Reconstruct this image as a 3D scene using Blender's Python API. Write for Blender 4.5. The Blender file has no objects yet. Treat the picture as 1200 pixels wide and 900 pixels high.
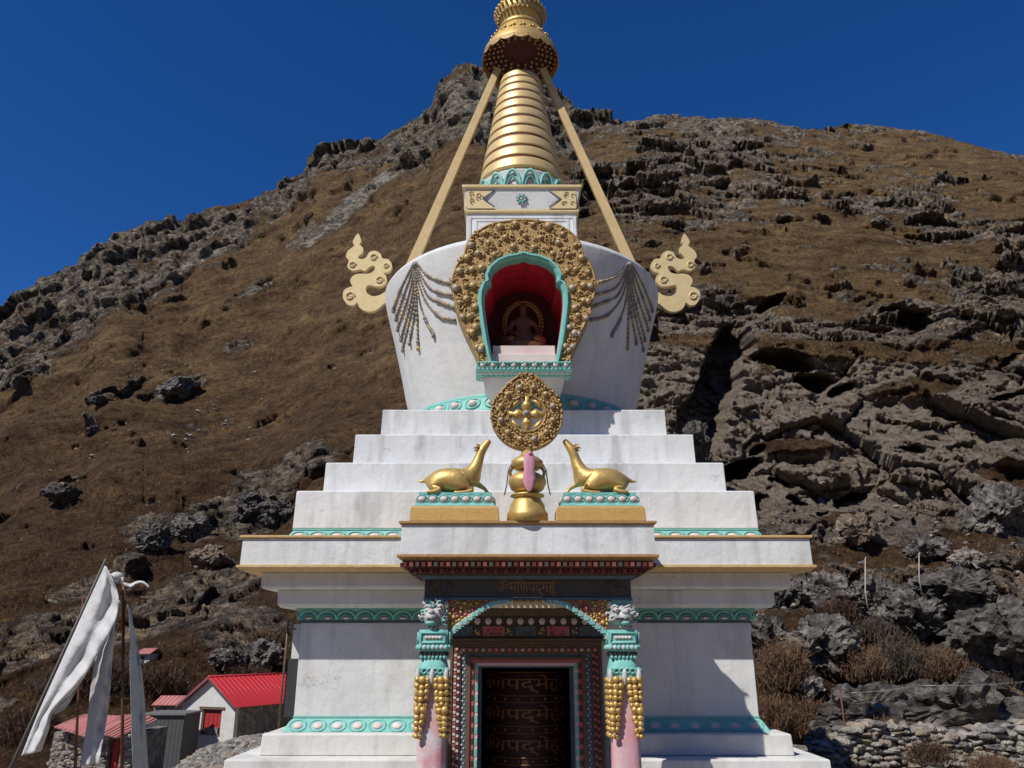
import bpy, bmesh, math, random
import numpy as np
from mathutils import Vector, Matrix
random.seed(7); np.random.seed(7)
R = math.radians
sc = bpy.context.scene
COL = sc.collection

# ------------------------------------------------------------------ camera calibration
F = 920.0; PIT = R(18.6); SP = math.sin(PIT); CP = math.cos(PIT); EZ = 1.9
def gg(y): return F*CP-(450-y)*SP
def Zat(y, Y): return EZ+Y*(F*SP+(450-y)*CP)/gg(y)
def PT(x, y, Y): return Vector((Y*(x-600)/gg(y), Y, Zat(y, Y)))
YC = 13.0; S = 13/11.0; X0 = .1445*S
def sq(h, y):
    k = h/gg(y); w = YC*k/(1+k); return w, Zat(y, YC-w)
def hw(dx, y, Y): return dx*Y/gg(y)
def LP(x, y, Y):                       # a point of the stupa, in its own frame
    v = PT(x, y, Y); return Vector((v.x-X0, v.y-YC, v.z))

# ------------------------------------------------------------------ mesh helpers
class MB:
    def __init__(s): s.v = []; s.f = []; s.m = []; s.sm = []
    def add(s, vs, fs, mi=0, smooth=False):
        n = len(s.v); s.v.extend([tuple(v) for v in vs])
        for f in fs: s.f.append([i+n for i in f]); s.m.append(mi); s.sm.append(smooth)
    def box(s, x0, x1, y0, y1, z0, z1, mi=0):
        vs = [(x, y, z) for z in (z0, z1) for y in (y0, y1) for x in (x0, x1)]
        s.add(vs, [(0,2,3,1),(4,5,7,6),(0,1,5,4),(2,6,7,3),(0,4,6,2),(1,3,7,5)], mi)
    def loft(s, rings, mi=0, smooth=False, capb=True, capt=True):
        n = len(rings[0]); vs = [p for r in rings for p in r]; fs = []
        for k in range(len(rings)-1):
            for i in range(n):
                j = (i+1) % n; fs.append((k*n+i, k*n+j, (k+1)*n+j, (k+1)*n+i))
        if capb: fs.append(tuple(range(n-1, -1, -1)))
        if capt: fs.append(tuple((len(rings)-1)*n+i for i in range(n)))
        s.add(vs, fs, mi, smooth)
    def lathe(s, prof, n=48, c=(0, 0), mi=0, smooth=True, capb=True, capt=True, sc_=1, fn=None):
        rings = []
        for r, z in prof:
            ring = []
            for i in range(n):
                a = 2*math.pi*i/n; rr = r if fn is None else r*fn(a, z)
                ring.append((c[0]+rr*math.cos(a), c[1]+rr*math.sin(a)*sc_, z))
            rings.append(ring)
        s.loft(rings, mi, smooth, capb, capt)
    def tube(s, pts, rad, n=6, mi=0, smooth=True):
        pts = [Vector(p) for p in pts]; rings = []
        if not isinstance(rad, (list, tuple)): rad = [rad]*len(pts)
        for i, p in enumerate(pts):
            d = (pts[min(i+1, len(pts)-1)]-pts[max(i-1, 0)]).normalized()
            u = d.cross(Vector((0.13, 1, .21))).normalized(); w = d.cross(u)
            rings.append([p+(u*math.cos(2*math.pi*k/n)+w*math.sin(2*math.pi*k/n))*rad[i] for k in range(n)])
        s.loft(rings, mi, smooth)
    def ball(s, c, r, mi=0, lv=1, smooth=True, jit=0):
        vs, fs = ICO[lv]
        if not isinstance(r, (tuple, list)): r = (r, r, r)
        s.add([(c[0]+v[0]*r[0]*(1+random.uniform(-jit, jit)), c[1]+v[1]*r[1]*(1+random.uniform(-jit, jit)), c[2]+v[2]*r[2]*(1+random.uniform(-jit, jit))) for v in vs], fs, mi, smooth)
    def prism(s, poly, y0, y1, mi=0, side=None):      # poly of (x,z), extruded along y
        a = [(p[0], y0, p[1]) for p in poly]; b = [(p[0], y1, p[1]) for p in poly]; n = len(poly)
        s.add(a+b, [tuple(range(n)), tuple(range(2*n-1, n-1, -1))], mi)
        s.add(a+b, [(i, n+i, n+(i+1) % n, (i+1) % n) for i in range(n)], mi if side is None else side)
    def build(s, name, mats, parent=None, loc=None, bevel=0, fixn=True):
        me = bpy.data.meshes.new(name); me.from_pydata(s.v, [], s.f); me.update()
        if not isinstance(mats, (list, tuple)): mats = [mats]
        for m in mats: me.materials.append(m)
        me.polygons.foreach_set('material_index', s.m); me.polygons.foreach_set('use_smooth', s.sm)
        if fixn:
            bm = bmesh.new(); bm.from_mesh(me); bmesh.ops.recalc_face_normals(bm, faces=bm.faces); bm.to_mesh(me); bm.free()
        o = bpy.data.objects.new(name, me); COL.objects.link(o)
        if parent: o.parent = parent
        if loc is not None: o.location = loc
        if bevel:
            b = o.modifiers.new('bevel', 'BEVEL'); b.width = bevel; b.segments = 2; b.limit_method = 'ANGLE'; b.angle_limit = R(40)
        return o
ICO = {}
for lv in (1, 2, 3):
    bm = bmesh.new(); bmesh.ops.create_icosphere(bm, subdivisions=lv, radius=1)
    ICO[lv] = ([tuple(v.co) for v in bm.verts], [tuple(v.index for v in f.verts) for f in bm.faces]); bm.free()
def sqr(w, z, notch=None):              # square ring of corners; notch=(half width, depth y) opens the front
    if notch is None: return [(-w, -w, z), (w, -w, z), (w, w, z), (-w, w, z)]
    n, d = notch[:2]
    if len(notch) == 2: return [(-w, -w, z), (-n, -w, z), (-n, d, z), (n, d, z), (n, -w, z), (w, -w, z), (w, w, z), (-w, w, z)]
    n2, d2 = notch[2:]                  # a narrower second recess: the doorway and its room
    return [(-w, -w, z), (-n, -w, z), (-n, d, z), (-n2, d, z), (-n2, d2, z), (n2, d2, z), (n2, d, z), (n, d, z), (n, -w, z), (w, -w, z), (w, w, z), (-w, w, z)]
def empty(name, label, cat, loc=(0, 0, 0), group=None):
    o = bpy.data.objects.new(name, None); COL.objects.link(o); o.location = loc; o.empty_display_size = .2
    o['label'] = label; o['category'] = cat
    if group: o['group'] = group
    return o
def tag(o, label, cat, group=None):
    o['label'] = label; o['category'] = cat
    if group: o['group'] = group
    return o
def smooth_poly(pts, k=4, closed=True):
    out = []; n = len(pts)
    for i in range(n if closed else n-1):
        p0, p1, p2, p3 = [pts[j % n] if closed else pts[max(0, min(n-1, j))] for j in (i-1, i, i+1, i+2)]
        for q in range(k):
            t = q/k
            out.append(tuple(.5*((2*p1[a])+(-p0[a]+p2[a])*t+(2*p0[a]-5*p1[a]+4*p2[a]-p3[a])*t*t+(-p0[a]+3*p1[a]-3*p2[a]+p3[a])*t**3) for a in range(len(p1))))
    if not closed: out.append(tuple(pts[-1]))
    return out
def bake_mods(o):                        # freeze modifiers into the mesh
    dg = bpy.context.evaluated_depsgraph_get(); me = bpy.data.meshes.new_from_object(o.evaluated_get(dg))
    o.modifiers.clear(); o.data = me; return o
def skinned(name, chains, mat, parent, sub=2):   # chains: lists of (point, radius); shared points are merged
    vs = []; rs = []; es = []; key = {}
    for ch in chains:
        prev = None
        for p, r in ch:
            k = tuple(round(c, 4) for c in p)
            if k not in key: key[k] = len(vs); vs.append(k); rs.append(r)
            i = key[k]
            if prev is not None: es.append((prev, i))
            prev = i
    me = bpy.data.meshes.new(name); me.from_pydata(vs, es, []); me.update()
    o = bpy.data.objects.new(name, me); COL.objects.link(o)
    m = o.modifiers.new('skin', 'SKIN')
    for i, d in enumerate(me.skin_vertices[0].data): 
        r = rs[i]; d.radius = (r, r) if not isinstance(r, tuple) else r; d.use_root = (i == 0)
    m.use_smooth_shade = True
    s2 = o.modifiers.new('sub', 'SUBSURF'); s2.levels = sub; s2.render_levels = sub
    bake_mods(o); o.data.materials.clear(); o.data.materials.append(mat)
    for p in o.data.polygons: p.use_smooth = True; p.material_index = 0
    if parent: o.parent = parent
    return o

# ------------------------------------------------------------------ materials
def M(name, col, rough=.6, metal=0, var=None, vs=6, bump=0, bs=40, vamt=.5, spec=.5, bdist=.01, detail=6, third=None):
    m = bpy.data.materials.new(name); m.use_nodes = True; nt = m.node_tree; b = nt.nodes['Principled BSDF']
    b.inputs['Roughness'].default_value = rough; b.inputs['Metallic'].default_value = metal
    b.inputs['Specular IOR Level'].default_value = spec
    b.inputs['Base Color'].default_value = (*col, 1)
    tc = nt.nodes.new('ShaderNodeTexCoord')
    if var:
        n = nt.nodes.new('ShaderNodeTexNoise'); n.inputs['Scale'].default_value = vs; n.inputs['Detail'].default_value = detail; n.inputs['Roughness'].default_value = .65
        nt.links.new(tc.outputs['Object'], n.inputs['Vector'])
        r = nt.nodes.new('ShaderNodeValToRGB'); r.color_ramp.elements[0].position = .5-vamt/2; r.color_ramp.elements[1].position = .5+vamt/2
        r.color_ramp.elements[0].color = (*col, 1); r.color_ramp.elements[1].color = (*var, 1)
        if third:
            e = r.color_ramp.elements.new(.5); e.color = (*third, 1)
        nt.links.new(n.outputs['Fac'], r.inputs['Fac']); nt.links.new(r.outputs['Color'], b.inputs['Base Color'])
    if bump:
        n2 = nt.nodes.new('ShaderNodeTexNoise'); n2.inputs['Scale'].default_value = bs; n2.inputs['Detail'].default_value = 5
        nt.links.new(tc.outputs['Object'], n2.inputs['Vector'])
        bp = nt.nodes.new('ShaderNodeBump'); bp.inputs['Strength'].default_value = bump; bp.inputs['Distance'].default_value = bdist
        nt.links.new(n2.outputs['Fac'], bp.inputs['Height']); nt.links.new(bp.outputs['Normal'], b.inputs['Normal'])
    return m
def plaster(name, base=(.66, .67, .67), grime=(.36, .35, .33), amt=.5, crack=.5):
    m = bpy.data.materials.new(name); m.use_nodes = True; nt = m.node_tree; N = nt.nodes; Lk = nt.links.new; b = N['Principled BSDF']
    b.inputs['Roughness'].default_value = .85; b.inputs['Specular IOR Level'].default_value = .25
    tc = N.new('ShaderNodeTexCoord')
    def noise(scale, det, mp=(1, 1, 1), rg=.6, off=(0, 0, 0)):
        mm = N.new('ShaderNodeMapping'); mm.inputs['Scale'].default_value = mp; mm.inputs['Location'].default_value = off
        n = N.new('ShaderNodeTexNoise'); n.inputs['Scale'].default_value = scale; n.inputs['Detail'].default_value = det; n.inputs['Roughness'].default_value = rg
        Lk(tc.outputs['Object'], mm.inputs['Vector']); Lk(mm.outputs['Vector'], n.inputs['Vector']); return n.outputs['Fac']
    def mr(v, a, b_, c=0, d=1):
        q = N.new('ShaderNodeMapRange'); q.inputs['From Min'].default_value = a; q.inputs['From Max'].default_value = b_; q.inputs['To Min'].default_value = c; q.inputs['To Max'].default_value = d
        Lk(v, q.inputs['Value']); return q.outputs['Result']
    def math_(op, a, b_):
        q = N.new('ShaderNodeMath'); q.operation = op
        for i, v in enumerate((a, b_)):
            if isinstance(v, (int, float)): q.inputs[i].default_value = v
            else: Lk(v, q.inputs[i])
        return q.outputs[0]
    def mix(f, a, b_):
        q = N.new('ShaderNodeMix'); q.data_type = 'RGBA'; Lk(f, q.inputs[0])
        for i, v in ((6, a), (7, b_)):
            if isinstance(v, tuple): q.inputs[i].default_value = (*v, 1)
            else: Lk(v, q.inputs[i])
        return q.outputs[2]
    c = mix(mr(noise(1.7, 8), .38, .68), base, tuple(x*.84 for x in base))
    c = mix(math_('MULTIPLY', mr(noise(2.5, 10, (1, 1, .35)), .55, .78), amt), c, grime)      # runs of grime
    c = mix(math_('MULTIPLY', mr(noise(9, 10, rg=.75), .62, .78), amt*.9), c, grime)          # small spots
    c = mix(math_('MULTIPLY', mr(noise(22, 4, (.4, .4, 3)), .6, .8), amt*.35), c, tuple(x*.6 for x in base))
    c = mix(math_('MULTIPLY', mr(noise(7, 5, (1, 1, .12), .55), .5, .74), amt*.85), c, tuple(x*.62 for x in base))      # rain streaks
    c = mix(mr(noise(.8, 3, off=(3, 3, 3)), .4, .65, 0, .5), c, tuple(x*.9 for x in (base[0]*1.03, base[1], base[2]*.93)))
    c = mix(math_('MULTIPLY', mr(noise(34, 6, rg=.8), .68, .74), amt*1.2), c, (.12, .115, .1))
    # hairline cracks
    wv = N.new('ShaderNodeTexVoronoi'); wv.feature = 'DISTANCE_TO_EDGE'; wv.inputs['Scale'].default_value = 1.3
    w = N.new('ShaderNodeTexNoise'); w.inputs['Scale'].default_value = 3; w.inputs['Detail'].default_value = 6
    Lk(tc.outputs['Object'], w.inputs['Vector'])
    va = N.new('ShaderNodeVectorMath'); va.operation = 'MULTIPLY_ADD'; va.inputs[1].default_value = (.9, .9, .9)
    Lk(w.outputs['Color'], va.inputs[0]); Lk(tc.outputs['Object'], va.inputs[2]); Lk(va.outputs[0], wv.inputs['Vector'])
    ck = math_('MULTIPLY', mr(wv.outputs['Distance'], .0, .008, 1, 0), mr(noise(1.3, 3, off=(5, 2, 1)), .56, .62))
    c = mix(math_('MULTIPLY', ck, crack), c, (.16, .15, .14))
    Lk(c, b.inputs['Base Color'])
    bp = N.new('ShaderNodeBump'); bp.inputs['Strength'].default_value = .5; bp.inputs['Distance'].default_value = .012
    Lk(math_('ADD', math_('ADD', noise(9, 8), math_('MULTIPLY', noise(55, 4), .5)), math_('MULTIPLY', noise(2.2, 3), 3.5)), bp.inputs['Height']); Lk(bp.outputs['Normal'], b.inputs['Normal'])
    return m
m_wall = plaster('whitewash', (.735, .745, .74), amt=.8, crack=.5)
m_step = plaster('whitewash_steps', (.735, .75, .76), (.24, .23, .21), 1.1, .5)
m_base = plaster('whitewash_plinth', (.7, .695, .67), (.3, .28, .25), .7, .4)
m_dome = plaster('dome_plaster', (.68, .69, .69), (.4, .39, .37), .5, .15)
m_trim = M('ochre_trim', (.5, .3, .1), .7, 0, (.68, .5, .26), 8, .4, 60)
m_brown = M('old_gold_edge', (.36, .2, .08), .6, .2, (.5, .32, .14), 12, .3, 60)
m_gold = M('gold_paint', (.62, .42, .15), .45, .4, (.46, .28, .08), 9, .35, 45, vamt=.4, bdist=.006)
m_goldb = M('bright_gilt', (.7, .5, .18), .47, .5, (.46, .28, .08), 9, .5, 34, vamt=.5, bdist=.006)
m_goldd = M('carved_gold', (.52, .34, .12), .5, .15, (.26, .15, .05), 16, .7, 70, vamt=.5, bdist=.01)
m_stud = M('stud_gold', (.6, .44, .22), .5, .15, (.3, .2, .09), 18, .3, 50, vamt=.5)
m_studg = M('stud_grey', (.3, .28, .26), .5, .1, (.5, .4, .25), 15)
m_cream = M('cream_gilt', (.6, .46, .2), .6, .15, (.68, .56, .34), 9, .4, 40)
m_beam = M('cream_beam', (.62, .47, .24), .65, .0, (.5, .35, .15), 6, .4, 50)
m_turq = M('turquoise_paint', (.13, .42, .38), .6, 0, (.25, .56, .5), 9, .4, 60)
m_turqd = M('deep_turquoise', (.06, .22, .22), .6, 0, (.1, .3, .28), 12, .3, 60)
m_petal = M('petal_white', (.66, .62, .6), .6, 0, (.6, .42, .38), 3.5, .3, 60)
m_niche_shade = M('niche_back_shade', (.1, .01, .015), .6, 0, (.05, .006, .01), 5)
m_red = M('lacquer_red', (.42, .03, .035), .55, 0, (.3, .02, .02), 8, .2, 60)
m_dred = M('dark_red_wood', (.13, .025, .02), .6, 0, (.07, .015, .012), 14, .4, 60)
m_blue = M('painted_blue', (.045, .08, .13), .6, 0, (.1, .15, .19), 14, .3, 60)
m_dark = M('dark_beam_wood', (.045, .04, .038), .6, 0, (.08, .07, .06), 10, .3, 60)
m_wood = M('brown_wood', (.16, .1, .055), .6, 0, (.1, .06, .035), 14, .4, 60)
m_rose = M('rose_paint', (.5, .14, .14), .6, 0, (.36, .08, .09), 20, .3, 60)
m_grey = M('grey_white_paint', (.62, .62, .6), .6, 0, (.32, .34, .34), 18, .5, 60)
m_shaft = M('shaft_white_pink', (.62, .58, .57), .8, 0, (.62, .27, .32), 3.2, .4, 40, vamt=.22, detail=9)
m_shaftp = M('shaft_pink', (.62, .25, .3), .8, 0, (.62, .45, .46), 5, .4, 40, vamt=.4, detail=9)
m_niche = M('niche_red', (.74, .035, .07), .5, 0, (.36, .015, .03), 6, .15, 40)
m_inside = M('near_black_interior', (.03, .022, .018), .8, 0, (.05, .03, .02), 6, .4, 20)
m_ledge = M('ledge_pale', (.68, .62, .56), .7, 0, (.66, .42, .42), 2.5, .3, 40)
m_bronze = M('dark_bronze', (.13, .06, .03), .5, .2)
m_strand = M('strand_dark', (.13, .13, .13), .5, 0, (.36, .3, .22), 14)
m_pink = M('pink_silk', (.62, .3, .38), .7, 0, (.5, .22, .3), 20)
m_black = M('black_lead', (.03, .03, .032), .6)

# ------------------------------------------------------------------ STUPA
stupa = empty('stupa', 'white Buddhist stupa with gilt spire, red niche, stepped terraces and painted porch', 'stupa', (X0, YC, 0))
def part(mb, name, mats, parent=None, bevel=0, **k): return mb.build(name, mats, parent or stupa, bevel=bevel, **k)

WW = sq(268, 790)[0]                                  # wall half width
ZD = Zat(780, YC-WW)                                  # top of the door opening
DW = hw(58, 840, YC-WW)                               # half width of the opening
NW = hw(97, 880, YC-WW)                               # half width of the gap in the plinth
ROOM = -WW+2.0
# plinth (three tiers, open in front of the door)
w0, z0 = sq(355, 890); w1, z1 = sq(310, 860); z1b = z0
mb = MB(); nt_ = (NW, -WW+.02, DW+.012, ROOM+.05)
mb.loft([sqr(w0+.35*S, 0, nt_), sqr(w0+.35*S, .32, nt_)])
mb.loft([sqr(w0+.004, .324, nt_), sqr(w0, z0-.012, nt_), sqr(w0-.012, z0, nt_)])
mb.loft([sqr(w1+.01, z0+.004, nt_), sqr(w1, z1-.012, nt_), sqr(w1-.012, z1, nt_)])
part(mb, 'plinth', m_base, bevel=.012)
# lotus mouldings: a band with petals, used at the foot and head of the wall and below the terraces
def lotus(name, wb, zb, wt, zt, pw, up, notch=None, arch=False, mats=None):
    mb = MB(); zz = (zb, zt); prof = []
    n = 5
    for i in range(n+1):
        t = i/n; e = math.sin(t*math.pi/2) if not up else t
        prof.append((wb+(wt-wb)*(t*.6+.4*t*t), zb+(zt-zb)*t))
    mb.loft([sqr(w, z, notch) for w, z in prof], 0)
    mb.loft([sqr(wt+.012, zt, notch), sqr(wt+.012, zt+.02, notch)], 0)
    L = wb+wt; cnt = max(4, int(round(L/pw))); h = zt-zb
    for side in range(4):
        for i in range(cnt):
            u = -L/2+(i+.5)*L/cnt
            if side == 0 and notch and abs(u) < notch[0]+.05: continue
            wm = (wb+wt)/2; zc = zb+h*.45; slope = (wb-wt)
            def tr(a, o, z):
                x, y = a, -(wm+o)
                for _ in range(side): x, y = -y, x
                return (x, y, z)
            q = L/cnt
            if arch:
                pts = []; pts2 = []
                for k in range(11):
                    a = math.pi*k/10; pts.append(tr(u+math.cos(a)*q*.5, .012-slope*0+(0 if wb > wt else (math.sin(a))*(wt-wb)*.45), zb+.01+math.sin(a)*h*.82))
                    pts2.append(tr(u+math.cos(a)*q*.33, .012+(0 if wb > wt else (math.sin(a))*(wt-wb)*.45), zb+.01+math.sin(a)*h*.5))
                mb.tube(pts, q*.07, 5, 2); mb.tube(pts2, q*.06, 5, 3)
                vs, fs = ICO[1]; c = tr(u, .0, zb+h*.26)
                r = (q*.24, .022, h*.2) if side % 2 == 0 else (.022, q*.24, h*.2)
                mb.ball(c, r, 1)
            else:
                c = tr(u, .004, zc)
                vs, fs = ICO[2]; out = []
                for v in vs:
                    a, o, z = v[0]*q*.27, v[1]*.022, v[2]*h*.26
                    o2 = -v[1]*.03-z/h*slope; out.append(tr(u+a, o2+.006, zc+z))
                mb.add(out, fs, 1, True)
                pts = []
                for k in range(13):
                    a = 2*math.pi*k/12; z = math.sin(a)*h*.4
                    pts.append(tr(u+math.cos(a)*q*.43, .01-z/h*slope, zc+z))
                mb.tube(pts, q*.055, 5, 2)
    return part(mb, name, mats or [m_turq, m_petal, m_turq, m_turqd])
wl0, zl0 = sq(286, 857); wl1, zl1 = sq(272, 841); ZLT = zl1; ZLB = zl0
lotus('lotus_moulding', wl0, z1+.003, wl1, zl1, .2*S, False, nt_)
# wall: opening for the door, room behind it
wt_, zt_ = sq(269, 714)
mb = MB(); nr = (DW, ROOM)
mb.loft([sqr(WW, z1-.25, nr), sqr(WW, ZD, nr)], capt=False, capb=False)
mb.loft([sqr(WW, 0, nr), sqr(WW, z1-.25, nr)], capt=False)
mb.loft([sqr(WW, ZD), sqr(WW, zt_)], capb=True)
part(mb, 'wall', m_wall)
mb = MB()                                             # near-black room lining
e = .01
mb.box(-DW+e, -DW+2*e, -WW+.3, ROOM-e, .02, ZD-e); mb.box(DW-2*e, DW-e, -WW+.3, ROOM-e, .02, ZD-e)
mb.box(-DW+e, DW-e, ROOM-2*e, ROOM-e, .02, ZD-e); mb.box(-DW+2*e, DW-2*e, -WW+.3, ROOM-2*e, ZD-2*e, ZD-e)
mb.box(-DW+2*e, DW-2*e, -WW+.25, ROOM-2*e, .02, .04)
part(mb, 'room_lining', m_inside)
# frieze of arched petals below the cornice
wf, zf0 = sq(268.5, 727); _, zf1 = sq(270, 713)
lotus('petal_frieze', WW+.004, zf0, WW+.05, zf1-.02, .2*S, True, None, True)
mb = MB(); mb.loft([sqr(WW+.02, zf0-.03), sqr(WW+.02, zf0-.002)]); part(mb, 'frieze_fillet', m_blue)
# corbelled cornice
wa, za0 = sq(292, 711); _, za1 = sq(292, 692); wb2, zb0 = sq(311, 690); _, zb1 = sq(311, 673)
ws, zs0 = sq(339, 666); ws1, zs1 = sq(336, 627)
mb = MB()
mb.loft([sqr(wa-.03, zf1+.003), sqr(wa, zf1+.045), sqr(wa+.004, zb0-.004)])
mb.loft([sqr(wb2-.02, zb0), sqr(wb2, zb0+.03), sqr(wb2+.004, zs0-.03)])
part(mb, 'cornice_corbel', m_wall, bevel=.006)
def slab(cx, yf, yb, hwx, za, zb, name, mats, square=None):
    mb = MB(); h = zb-za
    def ring(ex, z):
        if square: return sqr(square+ex, z)
        return [(cx-hwx-ex, yf-ex, z), (cx+hwx+ex, yf-ex, z), (cx+hwx+ex, yb, z), (cx-hwx-ex, yb, z)]
    mb.loft([ring(-.05, za-.028), ring(.012, za+.012), ring(.012, za+.04)], 1)
    mb.loft([ring(-.02, za+.043), ring(-.024, zb-.04)], 0)
    mb.loft([ring(-.01, zb-.037), ring(.006, zb-.025), ring(.006, zb)], 1)
    return part(mb, name, mats, bevel=.004)
slab(0, 0, 0, 0, zs0, zs1, 'cornice_slab', [m_step, m_trim], square=ws)
# foot of the terraces
wq0, _ = sq(279, 624); wq1, zq1 = sq(271, 616)
lotus('terrace_lotus_band', wq0, zs1+.003, wq1, zs1+.13, .2*S, False)
# stepped terraces
prev = zs1+.15
for h_, y_ in ((267.5, 575), (232.5, 542), (197.5, 509), (165, 480)):
    w_, z_ = sq(h_, y_); mb = MB()
    mb.loft([sqr(w_+.012, prev+.003), sqr(w_+.006, (prev+z_)/2), sqr(w_+.003, z_-.012), sqr(w_-.01, z_)])
    part(mb, 'terrace_step', m_step, bevel=.006); prev = z_
ZT1 = prev
# ---- dome
def sil(dx, y):
    r = YC*math.sin(math.atan(dx/gg(y))); return r, Zat(y, YC-r*r/YC)
prof = [(sil(134, 475)[0]*.91, ZT1+.004)]
for dx, y in ((134, 478), (141, 440), (150, 395), (157.5, 362), (160, 346)): prof.append(sil(dx, y))
rm, zm = prof[-1]
HZ = sq(65, 287)[1]                                   # foot of the harmika
for a in (12, 25, 40, 56, 72, 90):
    prof.append((rm-(.24*S)*(1-math.cos(R(a)))-0, zm+math.sin(R(a))*.15*S))
rs_, zs_ = prof[-1]
for t in (.25, .5, .75, 1): prof.append((rs_+(.75*S-rs_)*t, zs_+(HZ+.0-zs_)*(t*1.0)))
pr = np.array(prof)
def rdome(z): return float(np.interp(z, pr[:, 1], pr[:, 0]))
fine = smooth_poly(prof, 3, False)
mb = MB(); mb.lathe(fine, 96)
dome = part(mb, 'dome', m_dome)
NY = -(2.16*S)                                        # face of the niche surround (local y)
def niche_outline(scale=1.0):
    # half outline of the opening in photo pixels: (dx from axis, y)
    h = [(37, 427), (40, 405), (44, 380), (46.5, 358), (46, 345), (42.5, 336), (38, 333), (39, 326), (35, 318), (27, 311), (17, 307), (7, 305.5), (0, 303)]
    ax = lambda y: 600+X0*gg(y)/(YC+NY)
    rt = [(ax(y)+dx, y) for dx, y in h]; lf = [(ax(y)-dx, y) for dx, y in h[:-1][::-1]]
    pts = [LP(x, y, YC+NY) for x, y in rt+lf]
    pts = [(p.x, p.z) for p in pts]
    cx = 0; cz = sum(p[1] for p in pts)/len(pts)
    return [((p[0]-cx)*scale+cx, (p[1]-cz)*scale+cz) for p in pts]
op = niche_outline()
cut = MB(); cut.prism(niche_outline(1.03), NY-.5, NY+.98*S); cutter = cut.build('niche_cutter', m_red, stupa)
bo = dome.modifiers.new('cut', 'BOOLEAN'); bo.operation = 'DIFFERENCE'; bo.object = cutter; bo.solver = 'EXACT'
bpy.context.view_layer.update(); bake_mods(dome); bpy.data.objects.remove(cutter)
for p in dome.data.polygons: p.use_smooth = abs(p.normal.z) < .9
# red lining of the niche; back panel coloured darker in place of shade
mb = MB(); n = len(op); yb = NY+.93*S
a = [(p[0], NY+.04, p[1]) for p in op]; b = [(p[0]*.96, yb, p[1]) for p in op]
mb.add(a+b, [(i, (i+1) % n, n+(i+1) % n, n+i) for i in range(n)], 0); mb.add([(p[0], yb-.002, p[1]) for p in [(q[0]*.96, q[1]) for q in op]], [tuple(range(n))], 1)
part(mb, 'niche_lining', [m_niche, m_niche_shade], fixn=False)
# pale step inside the niche
zl = min(p[1] for p in op); wl = max(p[0] for p in op)*.8
zt = LP(617, 404, YC+NY+.1).z
mb = MB(); mb.box(-wl, wl, NY+.06, NY+.5*S, zl+.006, zt*.55+zl*.45); mb.box(-wl*.98, wl*.98, NY+.13, NY+.9*S, zt*.55+zl*.45+.003, zt)
part(mb, 'niche_step', m_ledge, bevel=.01)
# turquoise frame round the opening
def offset_poly(pts, d):
    out = []; n = len(pts)
    for i in range(n):
        a = Vector(pts[i-1]); b = Vector(pts[(i+1) % n]); t = (b-a).normalized(); nn = Vector((t.y, -t.x))
        out.append((pts[i][0]+nn.x*d, pts[i][1]+nn.y*d))
    return out
arc = op                                               # starts bottom right, ends bottom left
mb = MB()
def sweep(mb, path, secs, y0, mi=0):                    # secs: (offset, y) cross-section points
    rings = []
    offs = {}
    for o_, y_ in secs:
        if o_ not in offs: offs[o_] = offset_poly(path, -o_ if ORI > 0 else o_)
    n = len(path); m = len(secs)
    vs = []
    for i in range(n):
        for o_, y_ in secs: q = offs[o_][i]; vs.append((q[0], y_, q[1]))
    fs = []
    for i in range(n-1):
        for k in range(m): fs.append((i*m+k, i*m+(k+1) % m, (i+1)*m+(k+1) % m, (i+1)*m+k))
    fs.append(tuple(range(m))); fs.append(tuple((n-1)*m+k for k in range(m-1, -1, -1)))
    mb.add(vs, fs, mi, False)
area = sum(op[i-1][0]*op[i][1]-op[i][0]*op[i-1][1] for i in range(len(op)))
ORI = -1 if area > 0 else 1
sweep(mb, arc, [(-.005, NY-.05), (.02, NY-.1), (.075, NY-.1), (.09, NY-.06), (.09, NY+.02), (-.005, NY+.1)], 0)
sweep(mb, arc, [(.035, NY-.12), (.058, NY-.12), (.058, NY-.101), (.035, NY-.101)], 0)
part(mb, 'niche_frame', [m_turq])
# carved golden surround
hal = [(37+3, 427), (52, 427), (60, 405), (70, 385), (79, 362), (84, 340), (83.5, 325), (78, 311), (70, 300), (66, 286), (55, 274), (38, 265), (18, 261.5), (0, 260)]
ax = lambda y: 600+X0*gg(y)/(YC+NY)
ho = [LP(ax(y)+dx, y, YC+NY) for dx, y in hal[1:]]+[LP(ax(y)-dx, y, YC+NY) for dx, y in hal[1:-1][::-1]]
ho = [(p.x, p.z) for p in ho]; hs = smooth_poly(ho, 3, False)
io = offset_poly(op, .085 if ORI < 0 else -.085)
def inpoly(x, z, poly):
    c = False; n = len(poly)
    for i in range(n):
        x1, z1_ = poly[i]; x2, z2 = poly[i-1]
        if (z1_ > z) != (z2 > z) and x < (x2-x1)*(z-z1_)/(z2-z1_)+x1: c = not c
    return c
mb = MB()
ino = smooth_poly(io, 3, False)
def resample(pts, n):
    d = [0]
    for i in range(1, len(pts)): d.append(d[-1]+math.dist(pts[i], pts[i-1]))
    return [tuple(np.interp(d[-1]*k/(n-1), d, [p[a] for p in pts]) for a in (0, 1)) for k in range(n)]
N_ = 90; A = resample(hs, N_); B = resample(ino, N_)
vs = []
for i in range(N_): vs += [(A[i][0], NY+.42*S, A[i][1]), (A[i][0], NY-.03, A[i][1]), ((A[i][0]*.97), NY-.06, A[i][1]*.99+.01*A[0][1]), (B[i][0], NY-.06, B[i][1]), (B[i][0], NY+.3, B[i][1])]
fs = []
for i in range(N_-1):
    for k in range(4): fs.append((i*5+k, i*5+k+1, (i+1)*5+k+1, (i+1)*5+k))
fs += [(0, 1, 2, 3, 4), tuple((N_-1)*5+k for k in (4, 3, 2, 1, 0))]
mb.add(vs, fs, 0)
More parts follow.
